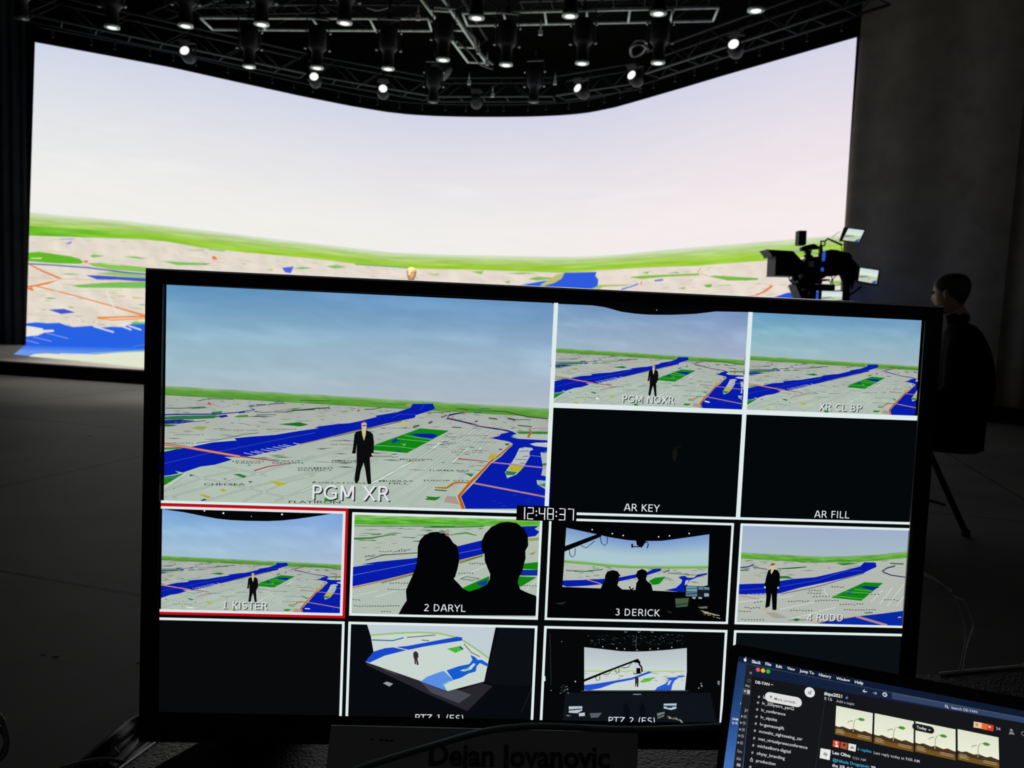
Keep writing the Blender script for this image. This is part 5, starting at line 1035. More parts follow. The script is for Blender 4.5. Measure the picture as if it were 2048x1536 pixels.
# ================================================================== LAPTOP
LPSI, LTAU = radians(20.75), radians(30)
LD = 0.655
LP0 = CAM + ray(1477.3, 1312.2) * LD
LE1 = Vector((cos(LPSI), -sin(LPSI), 0)); LNH = Vector((-sin(LPSI), -cos(LPSI), 0))
LE2 = Vector((0, 0, -1)) * cos(LTAU) + LNH * sin(LTAU); LN = LE1.cross(LE2).normalized()
if LN.dot(FW) > 0: LN = -LN
def LU(x, y):
    d = ray(x, y); t = (LP0 - CAM).dot(LN) / d.dot(LN); p = CAM + d * t - LP0; return (p.dot(LE1), p.dot(LE2))
def LW(u, v, l=0.0): return LP0 + LE1 * u + LE2 * v + LN * l
lap = empty('laptop', (0, 0, 0), 'open black laptop with a dark chat window on its blue desktop', 'laptop')
LWID, LHEI = .2985, .186
hinge = LW(-.006, LHEI + .012)
lap.location = (hinge.x, hinge.y, ZD)
def rrect(u0, v0, u1, v1, r, l, n=6):
    out = []
    for cx, cy, a0 in ((u1 - r, v0 + r, -90), (u1 - r, v1 - r, 0), (u0 + r, v1 - r, 90), (u0 + r, v0 + r, 180)):
        for i in range(n + 1):
            a = radians(a0 + 90 * i / n); out.append(LW(cx + r * cos(a), cy + r * sin(a), l))
    return out
m = MB(); m.prism(rrect(-.0085, -.0095, LWID - .004, LHEI + .010, .008, -.0004), LN * -.006); m.build('lid', M_BLACK, lap)
bx = Vector((hinge.x, hinge.y, 0)); fw2 = LNH; rt2 = LE1
zb = ZD + .004
def BWp(u, v, z): return bx + rt2 * u + fw2 * v + Vector((0, 0, z))
m = MB(); m.prism([BWp(-.002, .0, zb), BWp(LWID + .001, .0, zb), BWp(LWID + .001, .212, zb), BWp(-.002, .212, zb)], (0, 0, hinge.z - zb - .003)); m.build('base', M_BLKMET, lap)
kz = hinge.z - .003
kb = empty('keyboard', (0, 0, 0)); kb.parent = lap
kb.location = BWp(.15, .07, kz) - lap.location
for r_ in range(6):
    mb = MB()
    for c_ in range(14):
        u = .018 + c_ * .0188; v = .018 + r_ * .0185
        mb.box(BWp(u + .0085, v + .0085, kz + .0008), (.0155, .0155, .0016), Matrix.Rotation(-LPSI, 3, 'Z'), 0)
    o = mb.build('key_row', M_BLACK, kb)
m = MB(); m.prism([BWp(.09, .14, kz), BWp(.21, .14, kz), BWp(.21, .205, kz), BWp(.09, .205, kz)], (0, 0, .0006)); m.build('touchpad', M_BLACK, lap)
for u, v in ((.02, .02), (.28, .02), (.02, .19), (.28, .19)):
    m = MB(); m.lathe([(.006, ZD), (.006, zb)], BWp(u, v, 0), None, 10); m.build('rubber_foot', M_BLACK, lap)

XP = Pic(lambda u, v, l: LW(u, v, l + .00005), 5e-6)
X1 = lambda *p: [LU(1400 + a / 5.689, 1270 + b / 5.689) for a, b in p]
X2 = lambda *p: [LU(1700 + a / 5.885, 1300 + b / 5.885) for a, b in p]
tl0, tl1 = X1((440, 240))[0], X1((262, 1540))[0]
R_, B_ = LWID - .011, LHEI
def wall(u, v):
    n = fbm(u * 3 + 1, v * 5, 2.7); c = mix((22, 44, 84), (62, 108, 176), min(1, v * 2.4)) if v < .42 else mix((62, 108, 176), (40, 80, 140), (v - .42) * 2)
    return tuple(max(0, q + n * 26) for q in c)
du_ = (tl1[0] - tl0[0]) / (tl1[1] - tl0[1])
XP.patch(lambda u, v: (tl0[0] + du_ * v * B_ + (R_ - du_ * v * B_ - tl0[0]) * u, B_ * v), 16, 24, wall)
# menu bar, window bodies
XP.poly([tl0, (R_, tl0[1]), (R_, .0088), X1((432, 300))[0]], (15, 27, 50))
w0 = X1((540, 335), (600, 350), (440, 1540), (395, 1540))
XP.poly(X1((530, 330), (604, 345), (478, 1560), (372, 1560)), (30, 32, 36))
XP.poly(X1((490, 600), (580, 618), (570, 690), (478, 670)), (70, 72, 76))
WU0, WV0 = X1((604, 345))[0]
WU1 = R_ - .004
bl0 = X1((478, 1560))[0]
XP.poly([(WU0, WV0), (WU1, WV0), (WU1, B_), (bl0[0], B_)], (20, 22, 25))
_b0, _b1 = X1((600, 472))[0], X2((505, 597))[0]
_bs = (_b1[1] - _b0[1]) / (_b1[0] - _b0[0])
XP.patch(lambda u, v: (WU0 + (WU1 - WU0) * u - .0003 * v, WV0 + v * (_b0[1] + _bs * (WU1 - WU0) * u - WV0)), 6, 2, lambda u, v: mix((18, 31, 58), (27, 40, 66), u))
XP.line([(WU0, WV0), (WU1, WV0)], .0003, (70, 86, 116))
XP.poly(X2((500, 510), (2300, 846), (2300, 905), (505, 575)), (52, 66, 98)); XP.line(X2((500, 510), (2300, 846)), .0003, (86, 98, 126)); XP.line(X2((500, 510), (503, 575)), .0003, (86, 98, 126))
XP.line(X1((1440, 600), (1310, 1540)), .0003, (44, 46, 50))
WHX = (232, 234, 238)
def xt(st, f, a, b, col=WHX, bold=.006, sy=1.0):
    p = f(a, b); XP.text(st, p[0], p[1], col, sy, bold)
xt('Slack', X1, (588, 316), (692, 335), bold=.02)
for st, a, b in [('File', (744, 344), (810, 354)), ('Edit', (864, 368), (935, 381)), ('View', (990, 390), (1080, 408)), ('Jump To', (1132, 420), (1296, 450)), ('History', (1352, 465), (1492, 492)), ('Window', (1550, 506), (1706, 532)), ('Help', (1762, 550), (1858, 564))]: xt(st, X1, a, b, bold=.015)
# fruit mark of the menu bar
XP.poly(X1((496, 278), (504, 266), (516, 268), (530, 272), (526, 284), (530, 296), (518, 304), (504, 300)), WHX); XP.poly(X1((514, 262), (518, 252), (528, 250), (524, 260)), WHX)
for (x, y), c in [((660, 395), (232, 80, 84)), ((717, 405), (230, 190, 40)), ((775, 415), (60, 180, 50))]: XP.oval(X1((x, y))[0], .0017, .0017, c, 16)
xt('DE-YAN', X1, (630, 550), (790, 578), bold=.02); XP.line(X1((808, 562), (818, 568), (830, 564)), .0004, WHX)
XP.oval(X1((1248, 652))[0], .0039, .0039, (226, 228, 230), 24); XP.line(X1((1232, 640), (1230, 668), (1262, 672), (1264, 655)), .0005, (60, 62, 66)); XP.line(X1((1244, 660), (1270, 634)), .0006, (60, 62, 66))
ROWS = [('lo', 735, (718, 756)), ('lv_200years_part2', 800, (708, 1070)), ('lv_conference', 878, (698, 972)), ('lv_vipsite', 960, (690, 876)), ('lv-gameongift', 1040, (682, 956)), ('mcwaltz_sightseeing_car', 1120, (672, 1166)), ('met_virtualpressconference', 1205, (664, 1222)), ('michaelkors-digital', 1286, (654, 1032)), ('ohyay_branding', 1370, (644, 964)), ('production', 1454, (636, 858))]
sl = .187
for st, y, (x0, x1) in ROWS:
    xt(st, X1, (x0, y - 10), (x1, y - 10 + (x1 - x0) * sl), (206, 208, 210), .008)
    hx = x0 - 60
    if st != 'production': xt('#', X1, (hx, y - 22), (hx + 24, y - 18), (196, 198, 200), .008)
    else: XP.line(X1((hx - 4, y - 20), (hx + 24, y - 15), (hx + 22, y - 40), (hx, y - 44), (hx - 4, y - 20)), .0005, (196, 198, 200)); XP.line(X1((hx + 4, y - 44), (hx + 10, y - 60), (hx + 18, y - 42)), .0005, (196, 198, 200))
xt('#', X1, (560, 1512), (585, 1516), (196, 198, 200), .008)
# unread pill
c0, c1 = X1((795, 706), (1102, 764)); r = .0038
XP.poly([(c0[0], c0[1] - r), (c1[0], c1[1] - r), (c1[0], c1[1] + r), (c0[0], c0[1] + r)], (222, 222, 220)); XP.oval(c0, r, r, (222, 222, 220)); XP.oval(c1, r, r, (222, 222, 220), keep=True)
XP.line(X1((806, 724), (808, 694)), .0005, (50, 50, 54)); XP.line(X1((796, 704), (808, 692), (818, 708)), .0005, (50, 50, 54)); xt('More unreads', X1, (846, 738), (1084, 782), (60, 60, 64), .008)
# thin second window marks at the left
for st, a, b in [('Mai', (516, 588), (568, 597)), ('Sm', (424, 1335), (476, 1344)), ('dai', (412, 1418), (466, 1427))]: xt(st, X1, a, b, (150, 152, 156), .01)
xt('SAM', X1, (368, 965), (434, 976), (214, 222, 232), .02); xt('in K', X1, (366, 1010), (432, 1020), (214, 222, 232), .02)
for y in (925, 998, 1074, 1146, 1224): x = 478 - (y - 925) * .14; XP.poly(X1((x - 8, y - 14), (x + 10, y + 2), (x - 8, y + 14)), (206, 208, 212)); XP.line(X1((x + 34, y - 14), (x + 38, y + 22)), .0024, (104, 106, 110))
XP.poly(X1((500, 628), (526, 632), (510, 652)), (220, 222, 226)); XP.line(X1((535, 645), (568, 652)), .003, (180, 184, 188)); XP.line(X1((578, 420), (576, 445)), .0018, (120, 122, 126)); XP.line(X1((545, 505), (575, 512), (570, 535), (542, 528), (545, 505)), .0003, (130, 132, 136)); XP.line(X1((512, 880), (516, 842), (542, 850), (538, 868), (516, 862)), .0004, (170, 172, 176)); XP.line(X1((440, 1462), (438, 1496)), .003, (160, 162, 166)); XP.line(X1((462, 770), (460, 790)), .0004, (210, 220, 232))
# header of the channel
xt('#sps2021', X1, (1412, 680), (1616, 718), bold=.02); XP.poly(X1((1650, 712), (1668, 706), (1672, 690), (1680, 708), (1690, 716), (1676, 722), (1672, 736), (1660, 724)), (60, 130, 210))
xt('16', X1, (1458, 745), (1502, 753), (180, 182, 186), .004); xt('Add a topic', X1, (1550, 764), (1756, 802), (180, 182, 186), .004); XP.oval(X1((1426, 716))[0], .0007, .0007, (170, 172, 176), 8); XP.line(X1((1414, 738), (1426, 724), (1436, 740)), .0004, (170, 172, 176))
XP.line(X2((150, 484), (200, 494)), .0005, WHX); XP.line(X2((172, 464), (150, 484), (176, 500)), .0005, WHX); XP.line(X2((270, 504), (312, 512)), .0004, (180, 186, 196)); XP.line(X2((294, 492), (314, 512), (292, 526)), .0004, (180, 186, 196))
XP.oval(X2((409, 525))[0], .0017, .0017, WHX, 18); XP.oval(X2((409, 525))[0], .0011, .0011, (22, 38, 72), 18); XP.line(X2((409, 510), (409, 526), (424, 530)), .0003, WHX)
XP.oval(X2((1132, 662))[0], .0010, .0010, (214, 218, 224), 14); XP.oval(X2((1132, 662))[0], .0006, .0006, (52, 66, 98), 14); XP.line(X2((1142, 672), (1156, 686)), .0006, (214, 218, 224)); xt('Search DE-YAN', X2, (1192, 692), (1496, 744), (200, 206, 216), .006)
# posted pictures of a sprouting plant
for (x0, y0, x1, y1, hb) in [(-162, 660, 268, 740, 300), (290, 748, 750, 835, 310), (770, 845, 1240, 928, 320), (1265, 938, 1745, 1022, 330)]:
    a, b = X2((x0, y0), (x1, y1)); ww = b[0] - a[0]; y_ = (a[1] + b[1]) / 2; hh = ww * .80
    XP.patch(lambda u, v: (a[0] + ww * u, y_ + hh * .72 * v), 3, 3, lambda u, v: mix((222, 226, 204), (234, 236, 214), v))
    pts = [(a[0] + ww * i / 10, y_ + hh * (.70 + .03 * sin(i * 2.1))) for i in range(11)]
    XP.poly(pts + [(a[0] + ww, y_ + hh), (a[0], y_ + hh)], (70, 48, 30)); XP.poly([(a[0], y_ + hh * .82), (a[0] + ww * .5, y_ + hh * .85), (a[0] + ww, y_ + hh * .82), (a[0] + ww, y_ + hh), (a[0], y_ + hh)], (112, 82, 34))
    for i in range(4): XP.line([(a[0] + ww * .04, y_ + hh * (.80 + i * .04)), (a[0] + ww * (.22 + .05 * (i % 2)), y_ + hh * (.80 + i * .04))], .00025, (206, 190, 150), keep=i > 0)
    for i in range(2): XP.line([(a[0] + ww * .62, y_ + hh * (.84 + i * .06)), (a[0] + ww * .95, y_ + hh * (.84 + i * .06))], .0003, (206, 190, 150), keep=i > 0)
    XP.line([(a[0] + ww * .49, y_ + hh * .78), (a[0] + ww * .50, y_ + hh * .5), (a[0] + ww * .53, y_ + hh * .36), (a[0] + ww * .60, y_ + hh * .30)], [.0006, .0005, .0004, .0003], (150, 170, 120))
    XP.poly([(a[0] + ww * .60, y_ + hh * .31), (a[0] + ww * .66, y_ + hh * .25), (a[0] + ww * .74, y_ + hh * .25), (a[0] + ww * .80, y_ + hh * .29), (a[0] + ww * .74, y_ + hh * .35), (a[0] + ww * .66, y_ + hh * .35)], (74, 140, 50))
    XP.poly([(a[0] + ww * .52, y_ + hh * .42), (a[0] + ww * .45, y_ + hh * .42), (a[0] + ww * .38, y_ + hh * .46), (a[0] + ww * .31, y_ + hh * .53), (a[0] + ww * .36, y_ + hh * .45), (a[0] + ww * .44, y_ + hh * .40)], (110, 120, 90))
c0, c1 = X2((775, 905), (945, 942)); r = .0026
XP.poly([(c0[0], c0[1] - r), (c1[0], c1[1] - r), (c1[0], c1[1] + r), (c0[0], c0[1] + r)], (26, 28, 32)); XP.oval(c0, r, r, (26, 28, 32)); XP.oval(c1, r, r, (26, 28, 32), keep=True); xt('Today', X2, (782, 922), (900, 946), WHX, .012); XP.line(X2((922, 936), (932, 946), (944, 940)), .0005, WHX)
for f, pts, c in [(X2, ((1455, 842), (1570, 862), (1565, 930), (1450, 910)), (226, 200, 170)), (X2, ((1550, 860), (1630, 874), (1622, 946), (1545, 930)), (220, 110, 50)), (X2, ((1618, 872), (1690, 886), (1684, 960), (1612, 945)), (204, 60, 48)), (X1, ((1515, 1195), (1590, 1210), (1582, 1285), (1506, 1268)), (214, 70, 50)), (X1, ((1600, 1215), (1680, 1230), (1672, 1305), (1594, 1288)), (170, 84, 56)), (X1, ((1690, 1232), (1776, 1250), (1768, 1328), (1684, 1310)), (228, 228, 224)), (X1, ((1372, 1288), (1488, 1308), (1474, 1424), (1360, 1400)), (232, 232, 230))]: XP.poly(f(*pts), c)
XP.oval(X2((1490, 880))[0], .0010, .0010, (226, 120, 60), 10); XP.oval(X1((1552, 1225))[0], .0009, .0009, (240, 220, 200), 10); XP.poly(X1((1530, 1270), (1545, 1245), (1565, 1248), (1574, 1280)), (240, 220, 200)); XP.oval(X1((1640, 1250))[0], .0010, .0010, (60, 40, 34), 10); XP.oval(X2((1640, 905))[0], .0008, .0008, (240, 200, 180), 10)
for x, y in [(1730, 1275), (1718, 1285), (1744, 1288), (1425, 1345), (1410, 1355), (1442, 1360), (1428, 1370)]: XP.oval(X1((x, y))[0], .0005, .0008, (120, 122, 124), 8)
xt('34', X2, (1716, 940), (1768, 950), (170, 172, 176), .008); XP.oval(X2((1895, 945))[0], .0010, .0010, (130, 132, 136), 12); XP.poly(X2((1862, 990), (1880, 962), (1920, 970), (1935, 998)), (130, 132, 136)); XP.oval(X2((2040, 985))[0], .0016, .0016, (120, 122, 126), 14); XP.oval(X2((2040, 985))[0], .0011, .0011, (20, 22, 25), 14)
xt('6 replies', X2, (88, 1180), (250, 1212), (60, 160, 206), .008); xt('Last reply today at 9:00 AM', X2, (278, 1222), (816, 1328), (186, 188, 190), .005)
xt('Leo Oliva', X1, (1506, 1352), (1710, 1394), bold=.02); xt('9:54 AM', X1, (1735, 1412), (1884, 1440), (150, 152, 156), .004)
xt('@Nikola Dragojevic', X1, (1508, 1436), (1925, 1516), (70, 170, 214), .006); xt('we', X2, (244, 1384), (300, 1394), WHX, .01); xt('the XR delivery', X1, (1502, 1498), (1830, 1560), WHX, .012)
XP.build('display', lap)

# ================================================================== NAME SIGN, CABLES ON THE DESK
M_PAPERD = mat('grey_paper', (.30, .30, .295), .85, nscale=15, namt=.04)
NS = empty('name_sign', (0, 0, ZD), 'folded grey paper name sign standing below the monitor', 'sign')
pb0 = atY(662, 1451, .655); pb1 = atY(1280, 1474, .655)
tz = pb0.z; 
A0 = Vector((pb0.x, .655, tz)); A1 = Vector((pb1.x, .665, pb1.z + .008)); A1.z = tz + .001
F0 = Vector((A0.x - .002, .625, ZD + .0005)); F1 = Vector((A1.x - .002, .635, ZD + .0005))
m = MB(); m.prism([A0, A1, F1, F0], (0, .0006, 0)); fp_ = m.build('front_panel', M_PAPERD, NS)
m = MB(); m.prism([A0 + Vector((0, .0006, 0)), A1 + Vector((0, .0006, 0)), A1 + Vector((0, .028, ZD - A1.z + .0005)), A0 + Vector((0, .028, ZD - A0.z + .0005))], (0, .0006, 0)); m.build('back_panel', M_PAPERD, NS)
nx = (A1 - A0).normalized(); ny = (F0 - A0).normalized(); nn = nx.cross(ny).normalized()
if nn.dot(FW) > 0: nn = -nn
def onsign(x, y):
    d = ray(x, y); t = (A0 - CAM).dot(nn) / d.dot(nn); return CAM + d * t
def sign_text(st, p0, p1, bold, par, nm):
    vs_, fs_, w = text_mesh(st, bold); a = onsign(*p0); b = onsign(*p1); ex = (b - a); k = ex.length / w; ex = ex.normalized(); ey = nn.cross(ex)
    if ey.z < 0: ey = -ey
    mb = MB(); mb.add([a + ex * x * k + ey * y * k + nn * .0003 for x, y in vs_], fs_); return mb.build(nm, M_INK, par)
sign_text('Dejan Jovanovic', (857, 1530), (1219, 1536), .03, NS, 'lettering')
sign_text('- ---', (740, 1486), (786, 1489), .0, NS, 'small_print')
cable('cable', [atY(690, 1548, .60), atY(745, 1528, .605), atY(850, 1496, .612), atY(960, 1465, .618), atY(1040, 1454, .62), atY(1110, 1453, .622), atY(1250, 1459, .625), atY(1350, 1457, .63), atY(1440, 1452, .635), atY(1560, 1440, .70)], .0028, mat('dim_grey_cable', (.055, .055, .055), .6, nscale=30), 'dark grey cable arching across the grey paper name sign')
# black cables spilling off the left end of the desk
for i, (a, b, c, d, lb) in enumerate([((292, 1441), (258, 1458), (222, 1490), (160, 1545), 'outermost black cable curving down beside the left end of the desk'), ((300, 1452), (262, 1470), (232, 1500), (185, 1545), 'second black cable curving down beside the left end of the desk'), ((305, 1466), (276, 1480), (252, 1508), (215, 1545), 'inner black cable curving down beside the left end of the desk'), ((310, 1476), (290, 1492), (268, 1515), (245, 1548), 'black cable running just along the left edge of the desk')]):
    cable('cable', [atY(*a, .86), atY(*b, .84), atY(*c, .80), atY(*d, .76)], .010 - .001 * i, M_CABLE, lb, group=None, n=8)
cable('cable', [atY(120, 1537, .74), atY(170, 1524, .75), atY(210, 1519, .76), atY(250, 1526, .77), atY(268, 1540, .77)], .0022, M_CABLEG, 'thin grey cable arching over the black cables at the left of the desk')
cable('cable', [atY(236, 1478, .78), atY(228, 1490, .775), atY(228, 1500, .77), atY(236, 1508, .765)], .0024, M_CABLEG, 'short grey cable end curling over the black cables at the left')
cable('cable', [atY(-14, 1420, .80), atY(4, 1440, .80), atY(13, 1472, .80), atY(14, 1490, .80), atY(8, 1510, .80), atY(-14, 1530, .80)], .0028, M_CABLEG, 'grey cable loop at the far left edge in the lower corner')
cable('cable', [atY(-14, 1445, .805), atY(4, 1462, .805), atY(12, 1482, .805), atY(4, 1506, .805), atY(-14, 1516, .805)], .0024, M_CABLE, 'black cable loop inside the grey loop in the lower left corner')
# white cables hanging at the right
w1 = [atY(1826, 1138, .80), atY(1852, 1152, .81), atY(1880, 1166, .82), atY(1900, 1182, .84), atY(1915, 1208, .86), atY(1926, 1240, .88), atY(1932, 1275, .90), atY(1926, 1310, .93), atY(1920, 1341, .97)]
w2 = [atY(1826, 1134, .80), atY(1870, 1158, .815), atY(1905, 1190, .85), atY(1928, 1202, .87), atY(1940, 1230, .88), atY(1947, 1252, .89), atY(1940, 1275, .90), atY(1932, 1305, .93), atY(1926, 1342, .975)]
cable('cable', w1, .0010, M_CABLEW, 'thin pale cable hanging from behind the monitor to the desk edge, left strand')
cable('cable', w2, .0010, M_CABLEW, 'thin pale cable hanging from behind the monitor to the desk edge, right strand')
c = atY(1899, 1181, .84); m = MB(); m.ball(c, .0024, 0, 8); o = m.build('cable_tie', M_CABLEW, None, c); tag(o, 'tiny pale cable tie on the two hanging cables', 'cable tie')
m = MB(); m.tube([atZ(1989, 1368, ZD + .003), atZ(2010, 1352, ZD + .012), atZ(2002, 1371, ZD + .003)], .0009, 6); o = m.build('lit_edge_mark', M_CABLEG, None, atZ(2000, 1368, ZD)); tag(o, 'bent grey line standing for the lit edges of a small item on the black desk behind the laptop', 'lit edge')  # grey line drawn as the lit edges of a small dark item
m = MB(); q = [atZ(2036, 1333, ZD + .012), atZ(2062, 1322, ZD + .014), atZ(2066, 1336, ZD + .012)]; m.prism(q, (0, 0, .002)); o = m.build('paper_scrap', M_CABLEW, None, atZ(2050, 1333, ZD)); tag(o, 'small white paper corner at the right end of the desk edge', 'paper')
# specks on the floor
for x, y, w in [(82, 1309, .014), (104, 1313, .022), (272, 1325, .012), (176, 872, .028)]:
    c = atZ(x, y, .001); m = MB(); m.prism([c, c + Vector((w, w * .25, 0)), c + Vector((w * .8, w * .7, 0)), c + Vector((w * .1, w * .45, 0))], (0, 0, .002)); o = m.build('floor_scrap', M_PAPER, None, c)
    tag(o, {82: 'small pale scrap on the floor at lower left, left of a pair', 104: 'larger pale scrap on the floor at lower left, right of a pair', 272: 'pale scrap on the floor close beside the monitor', 176: 'tiny pale scrap on the floor near the stage front'}[x], 'scrap')

# ================================================================== PEOPLE
def skin_body(name, nodes, edges, root, mm, parent, extra=None, sub=2, cloth=None):
    """nodes: name -> (point, radius)"""
    ks = list(nodes); ix = {k: i for i, k in enumerate(ks)}; b = wloc(parent)
    me = bpy.data.meshes.new('sk'); me.from_pydata([tuple(Vector(nodes[k][0]) - b) for k in ks], [(ix[a], ix[c]) for a, c in edges], [])
    o = bpy.data.objects.new('sk', me); COL.objects.link(o)
    o.modifiers.new('s', 'SKIN'); 
    sv = me.skin_vertices[0].data
    for k in ks:
        r = nodes[k][1]; r = r if isinstance(r, tuple) else (r, r); sv[ix[k]].radius = r; sv[ix[k]].use_root = (k == root)
    sm = o.modifiers.new('u', 'SUBSURF'); sm.levels = sub; sm.render_levels = sub
    bpy.context.view_layer.update(); dg = bpy.context.evaluated_depsgraph_get()
    nm = bpy.data.meshes.new_from_object(o.evaluated_get(dg)); bpy.data.objects.remove(o); bpy.data.meshes.remove(me)
    for p in nm.polygons: p.use_smooth = True
    if extra is not None:
        bm = bmesh.new(); bm.from_mesh(nm); off = len(bm.verts)
        vv = [bm.verts.new(Vector(v) - b) for v in extra.v]
        for f in extra.f:
            try: nf = bm.faces.new([vv[i] for i in f]); nf.smooth = True
            except ValueError: pass
        bm.to_mesh(nm); bm.free()
    nm.name = name; nm.materials.clear(); nm.materials.append(mm)
    if cloth is not None:     # undershirt and socks: everything below the collar except the hands
        nm.materials.append(M_SUIT); zc, wr = cloth
        for p in nm.polygons:
            c_ = p.center + b
            if c_.z < zc and min((c_ - Vector(w_)).length for w_ in wr) > .20: p.material_index = 1
    ob = bpy.data.objects.new(name, nm); COL.objects.link(ob); ob.parent = parent; return ob
HEADL = [(-.117, .050, -.02, .022), (-.112, .070, .01, .036), (-.098, .082, .035, .050), (-.07, .088, .062, .060), (-.045, .091, .076, .065), (-.02, .090, .088, .070), (0, .088, .098, .074), (.02, .085, .104, .077), (.045, .091, .107, .079), (.07, .084, .102, .076), (.095, .062, .084, .062), (.11, .036, .056, .040), (.118, .008, .012, .010)]
NOSE = {-.045: .004, -.02: .026, 0: .022, .02: .012, .045: .004}
def head_mb(c, fwd, up=(0, 0, 1), s=1.0):
    c = Vector(c); f = Vector(fwd).normalized(); u = Vector(up); u = (u - f * u.dot(f)).normalized(); r = f.cross(u); n = 28; mb = MB(); vs = []; fs = []
    for z, fr_, bk, hw in HEADL:
        for j in range(n):
            t = 2 * pi * j / n; ca, sa = cos(t), sin(t)
            d = (fr_ if ca > 0 else bk) * (abs(ca) ** .85) * (1 if ca > 0 else -1); w = hw * (abs(sa) ** .9) * (1 if sa > 0 else -1)
            if z in NOSE and ca > .9: d += NOSE[z] * max(0, (ca - .9) / .1) ** .6
            vs.append(c + (f * d + r * w + u * z) * s)
    k = len(HEADL)
    for i in range(k - 1):
        for j in range(n): fs.append((i * n + j, i * n + (j + 1) % n, (i + 1) * n + (j + 1) % n, (i + 1) * n + j))
    fs.append(tuple(reversed(range(n)))); fs.append(tuple((k - 1) * n + j for j in range(n))); mb.add(vs, fs, 0, True)
    for sg in (-1, 1):
        o = len(mb.v); mb.ball((0, 0, 0), .03, 0, 10)
        for i in range(o, len(mb.v)): v = mb.v[i]; mb.v[i] = c + (f * (v.y * .55 - .008) + r * (sg * .078 + v.x * .3) + u * (v.z * 1.05 - .005)) * s
    return mb, f, r, u
def hair_mb(c, f, r, u, s=1.0, front=.045, side=-.02, back=-.07):
    mb = MB(); n = 28; vs = []; fs = []; rows = 9; c = Vector(c)
    def ring(z):
        for (z0, a0, b0, h0), (z1, a1, b1, h1) in zip(HEADL, HEADL[1:]):
            if z <= z1: t = (z - z0) / (z1 - z0); return a0 + (a1 - a0) * t, b0 + (b1 - b0) * t, h0 + (h1 - h0) * t
        return HEADL[-1][1:]
    for i in range(rows):
        for j in range(n):
            t = 2 * pi * j / n; ca, sa = cos(t), sin(t)
            zl = front * max(0, ca) + side * (1 - abs(ca)) + back * max(0, -ca); z = zl + (.1175 - zl) * (1 - (1 - i / (rows - 1)) ** 1.6)
            a0, b0, h0 = ring(z); g = 1.07 if i else 1.03
            d = (a0 if ca > 0 else b0) * (abs(ca) ** .85) * (1 if ca > 0 else -1) * g; w = h0 * (abs(sa) ** .9) * (1 if sa > 0 else -1) * g
            vs.append(c + (f * d + r * w + u * (z + .006 * i / (rows - 1))) * s)
    for i in range(rows - 1):
        for j in range(n): fs.append((i * n + j, i * n + (j + 1) % n, (i + 1) * n + (j + 1) % n, (i + 1) * n + j))
    fs.append(tuple((rows - 1) * n + j for j in range(n))); mb.add(vs, fs, 0, True); return mb
def hand_nodes(N, E, tagn, wrist, pdir, side, fdir):
    """palm and five fingers; pdir along the hand, side towards the thumb, fdir the curl"""
    w = Vector(wrist); p = Vector(pdir).normalized(); s = Vector(side).normalized(); c = Vector(fdir).normalized()
    N[tagn + 'palm'] = (w + p * .06, (.034, .016)); E.append((tagn + 'wr', tagn + 'palm'))
    for i, (o, ln) in enumerate(((.027, .066), (.009, .075), (-.009, .070), (-.027, .055))):
        b = w + p * .088 + s * o; k = b + p * ln * .5 + c * .006; t = k + p * ln * .42 + c * .022
        N[f'{tagn}f{i}a'] = (b, .0095); N[f'{tagn}f{i}b'] = (k, .0085); N[f'{tagn}f{i}c'] = (t, .007)
        E += [(tagn + 'palm', f'{tagn}f{i}a'), (f'{tagn}f{i}a', f'{tagn}f{i}b'), (f'{tagn}f{i}b', f'{tagn}f{i}c')]
    N[tagn + 'ta'] = (w + p * .035 + s * .036, .011); N[tagn + 'tb'] = (w + p * .065 + s * .052 + c * .008, .0095); N[tagn + 'tc'] = (w + p * .088 + s * .056 + c * .016, .008)
    E += [(tagn + 'palm', tagn + 'ta'), (tagn + 'ta', tagn + 'tb'), (tagn + 'tb', tagn + 'tc')]
def tube_cloth(name, paths, mm, parent, n=14):
    mb = MB()
    for pts, rs in paths:
        sp = spline([Vector(p) for p in pts], 5); k = len(sp); tab = [(i / (len(rs) - 1), r_) for i, r_ in enumerate(rs)]
        mb.tube(sp, [interp(tab, i / (k - 1)) for i in range(k)], n)
    return mb.build(name, mm, parent)

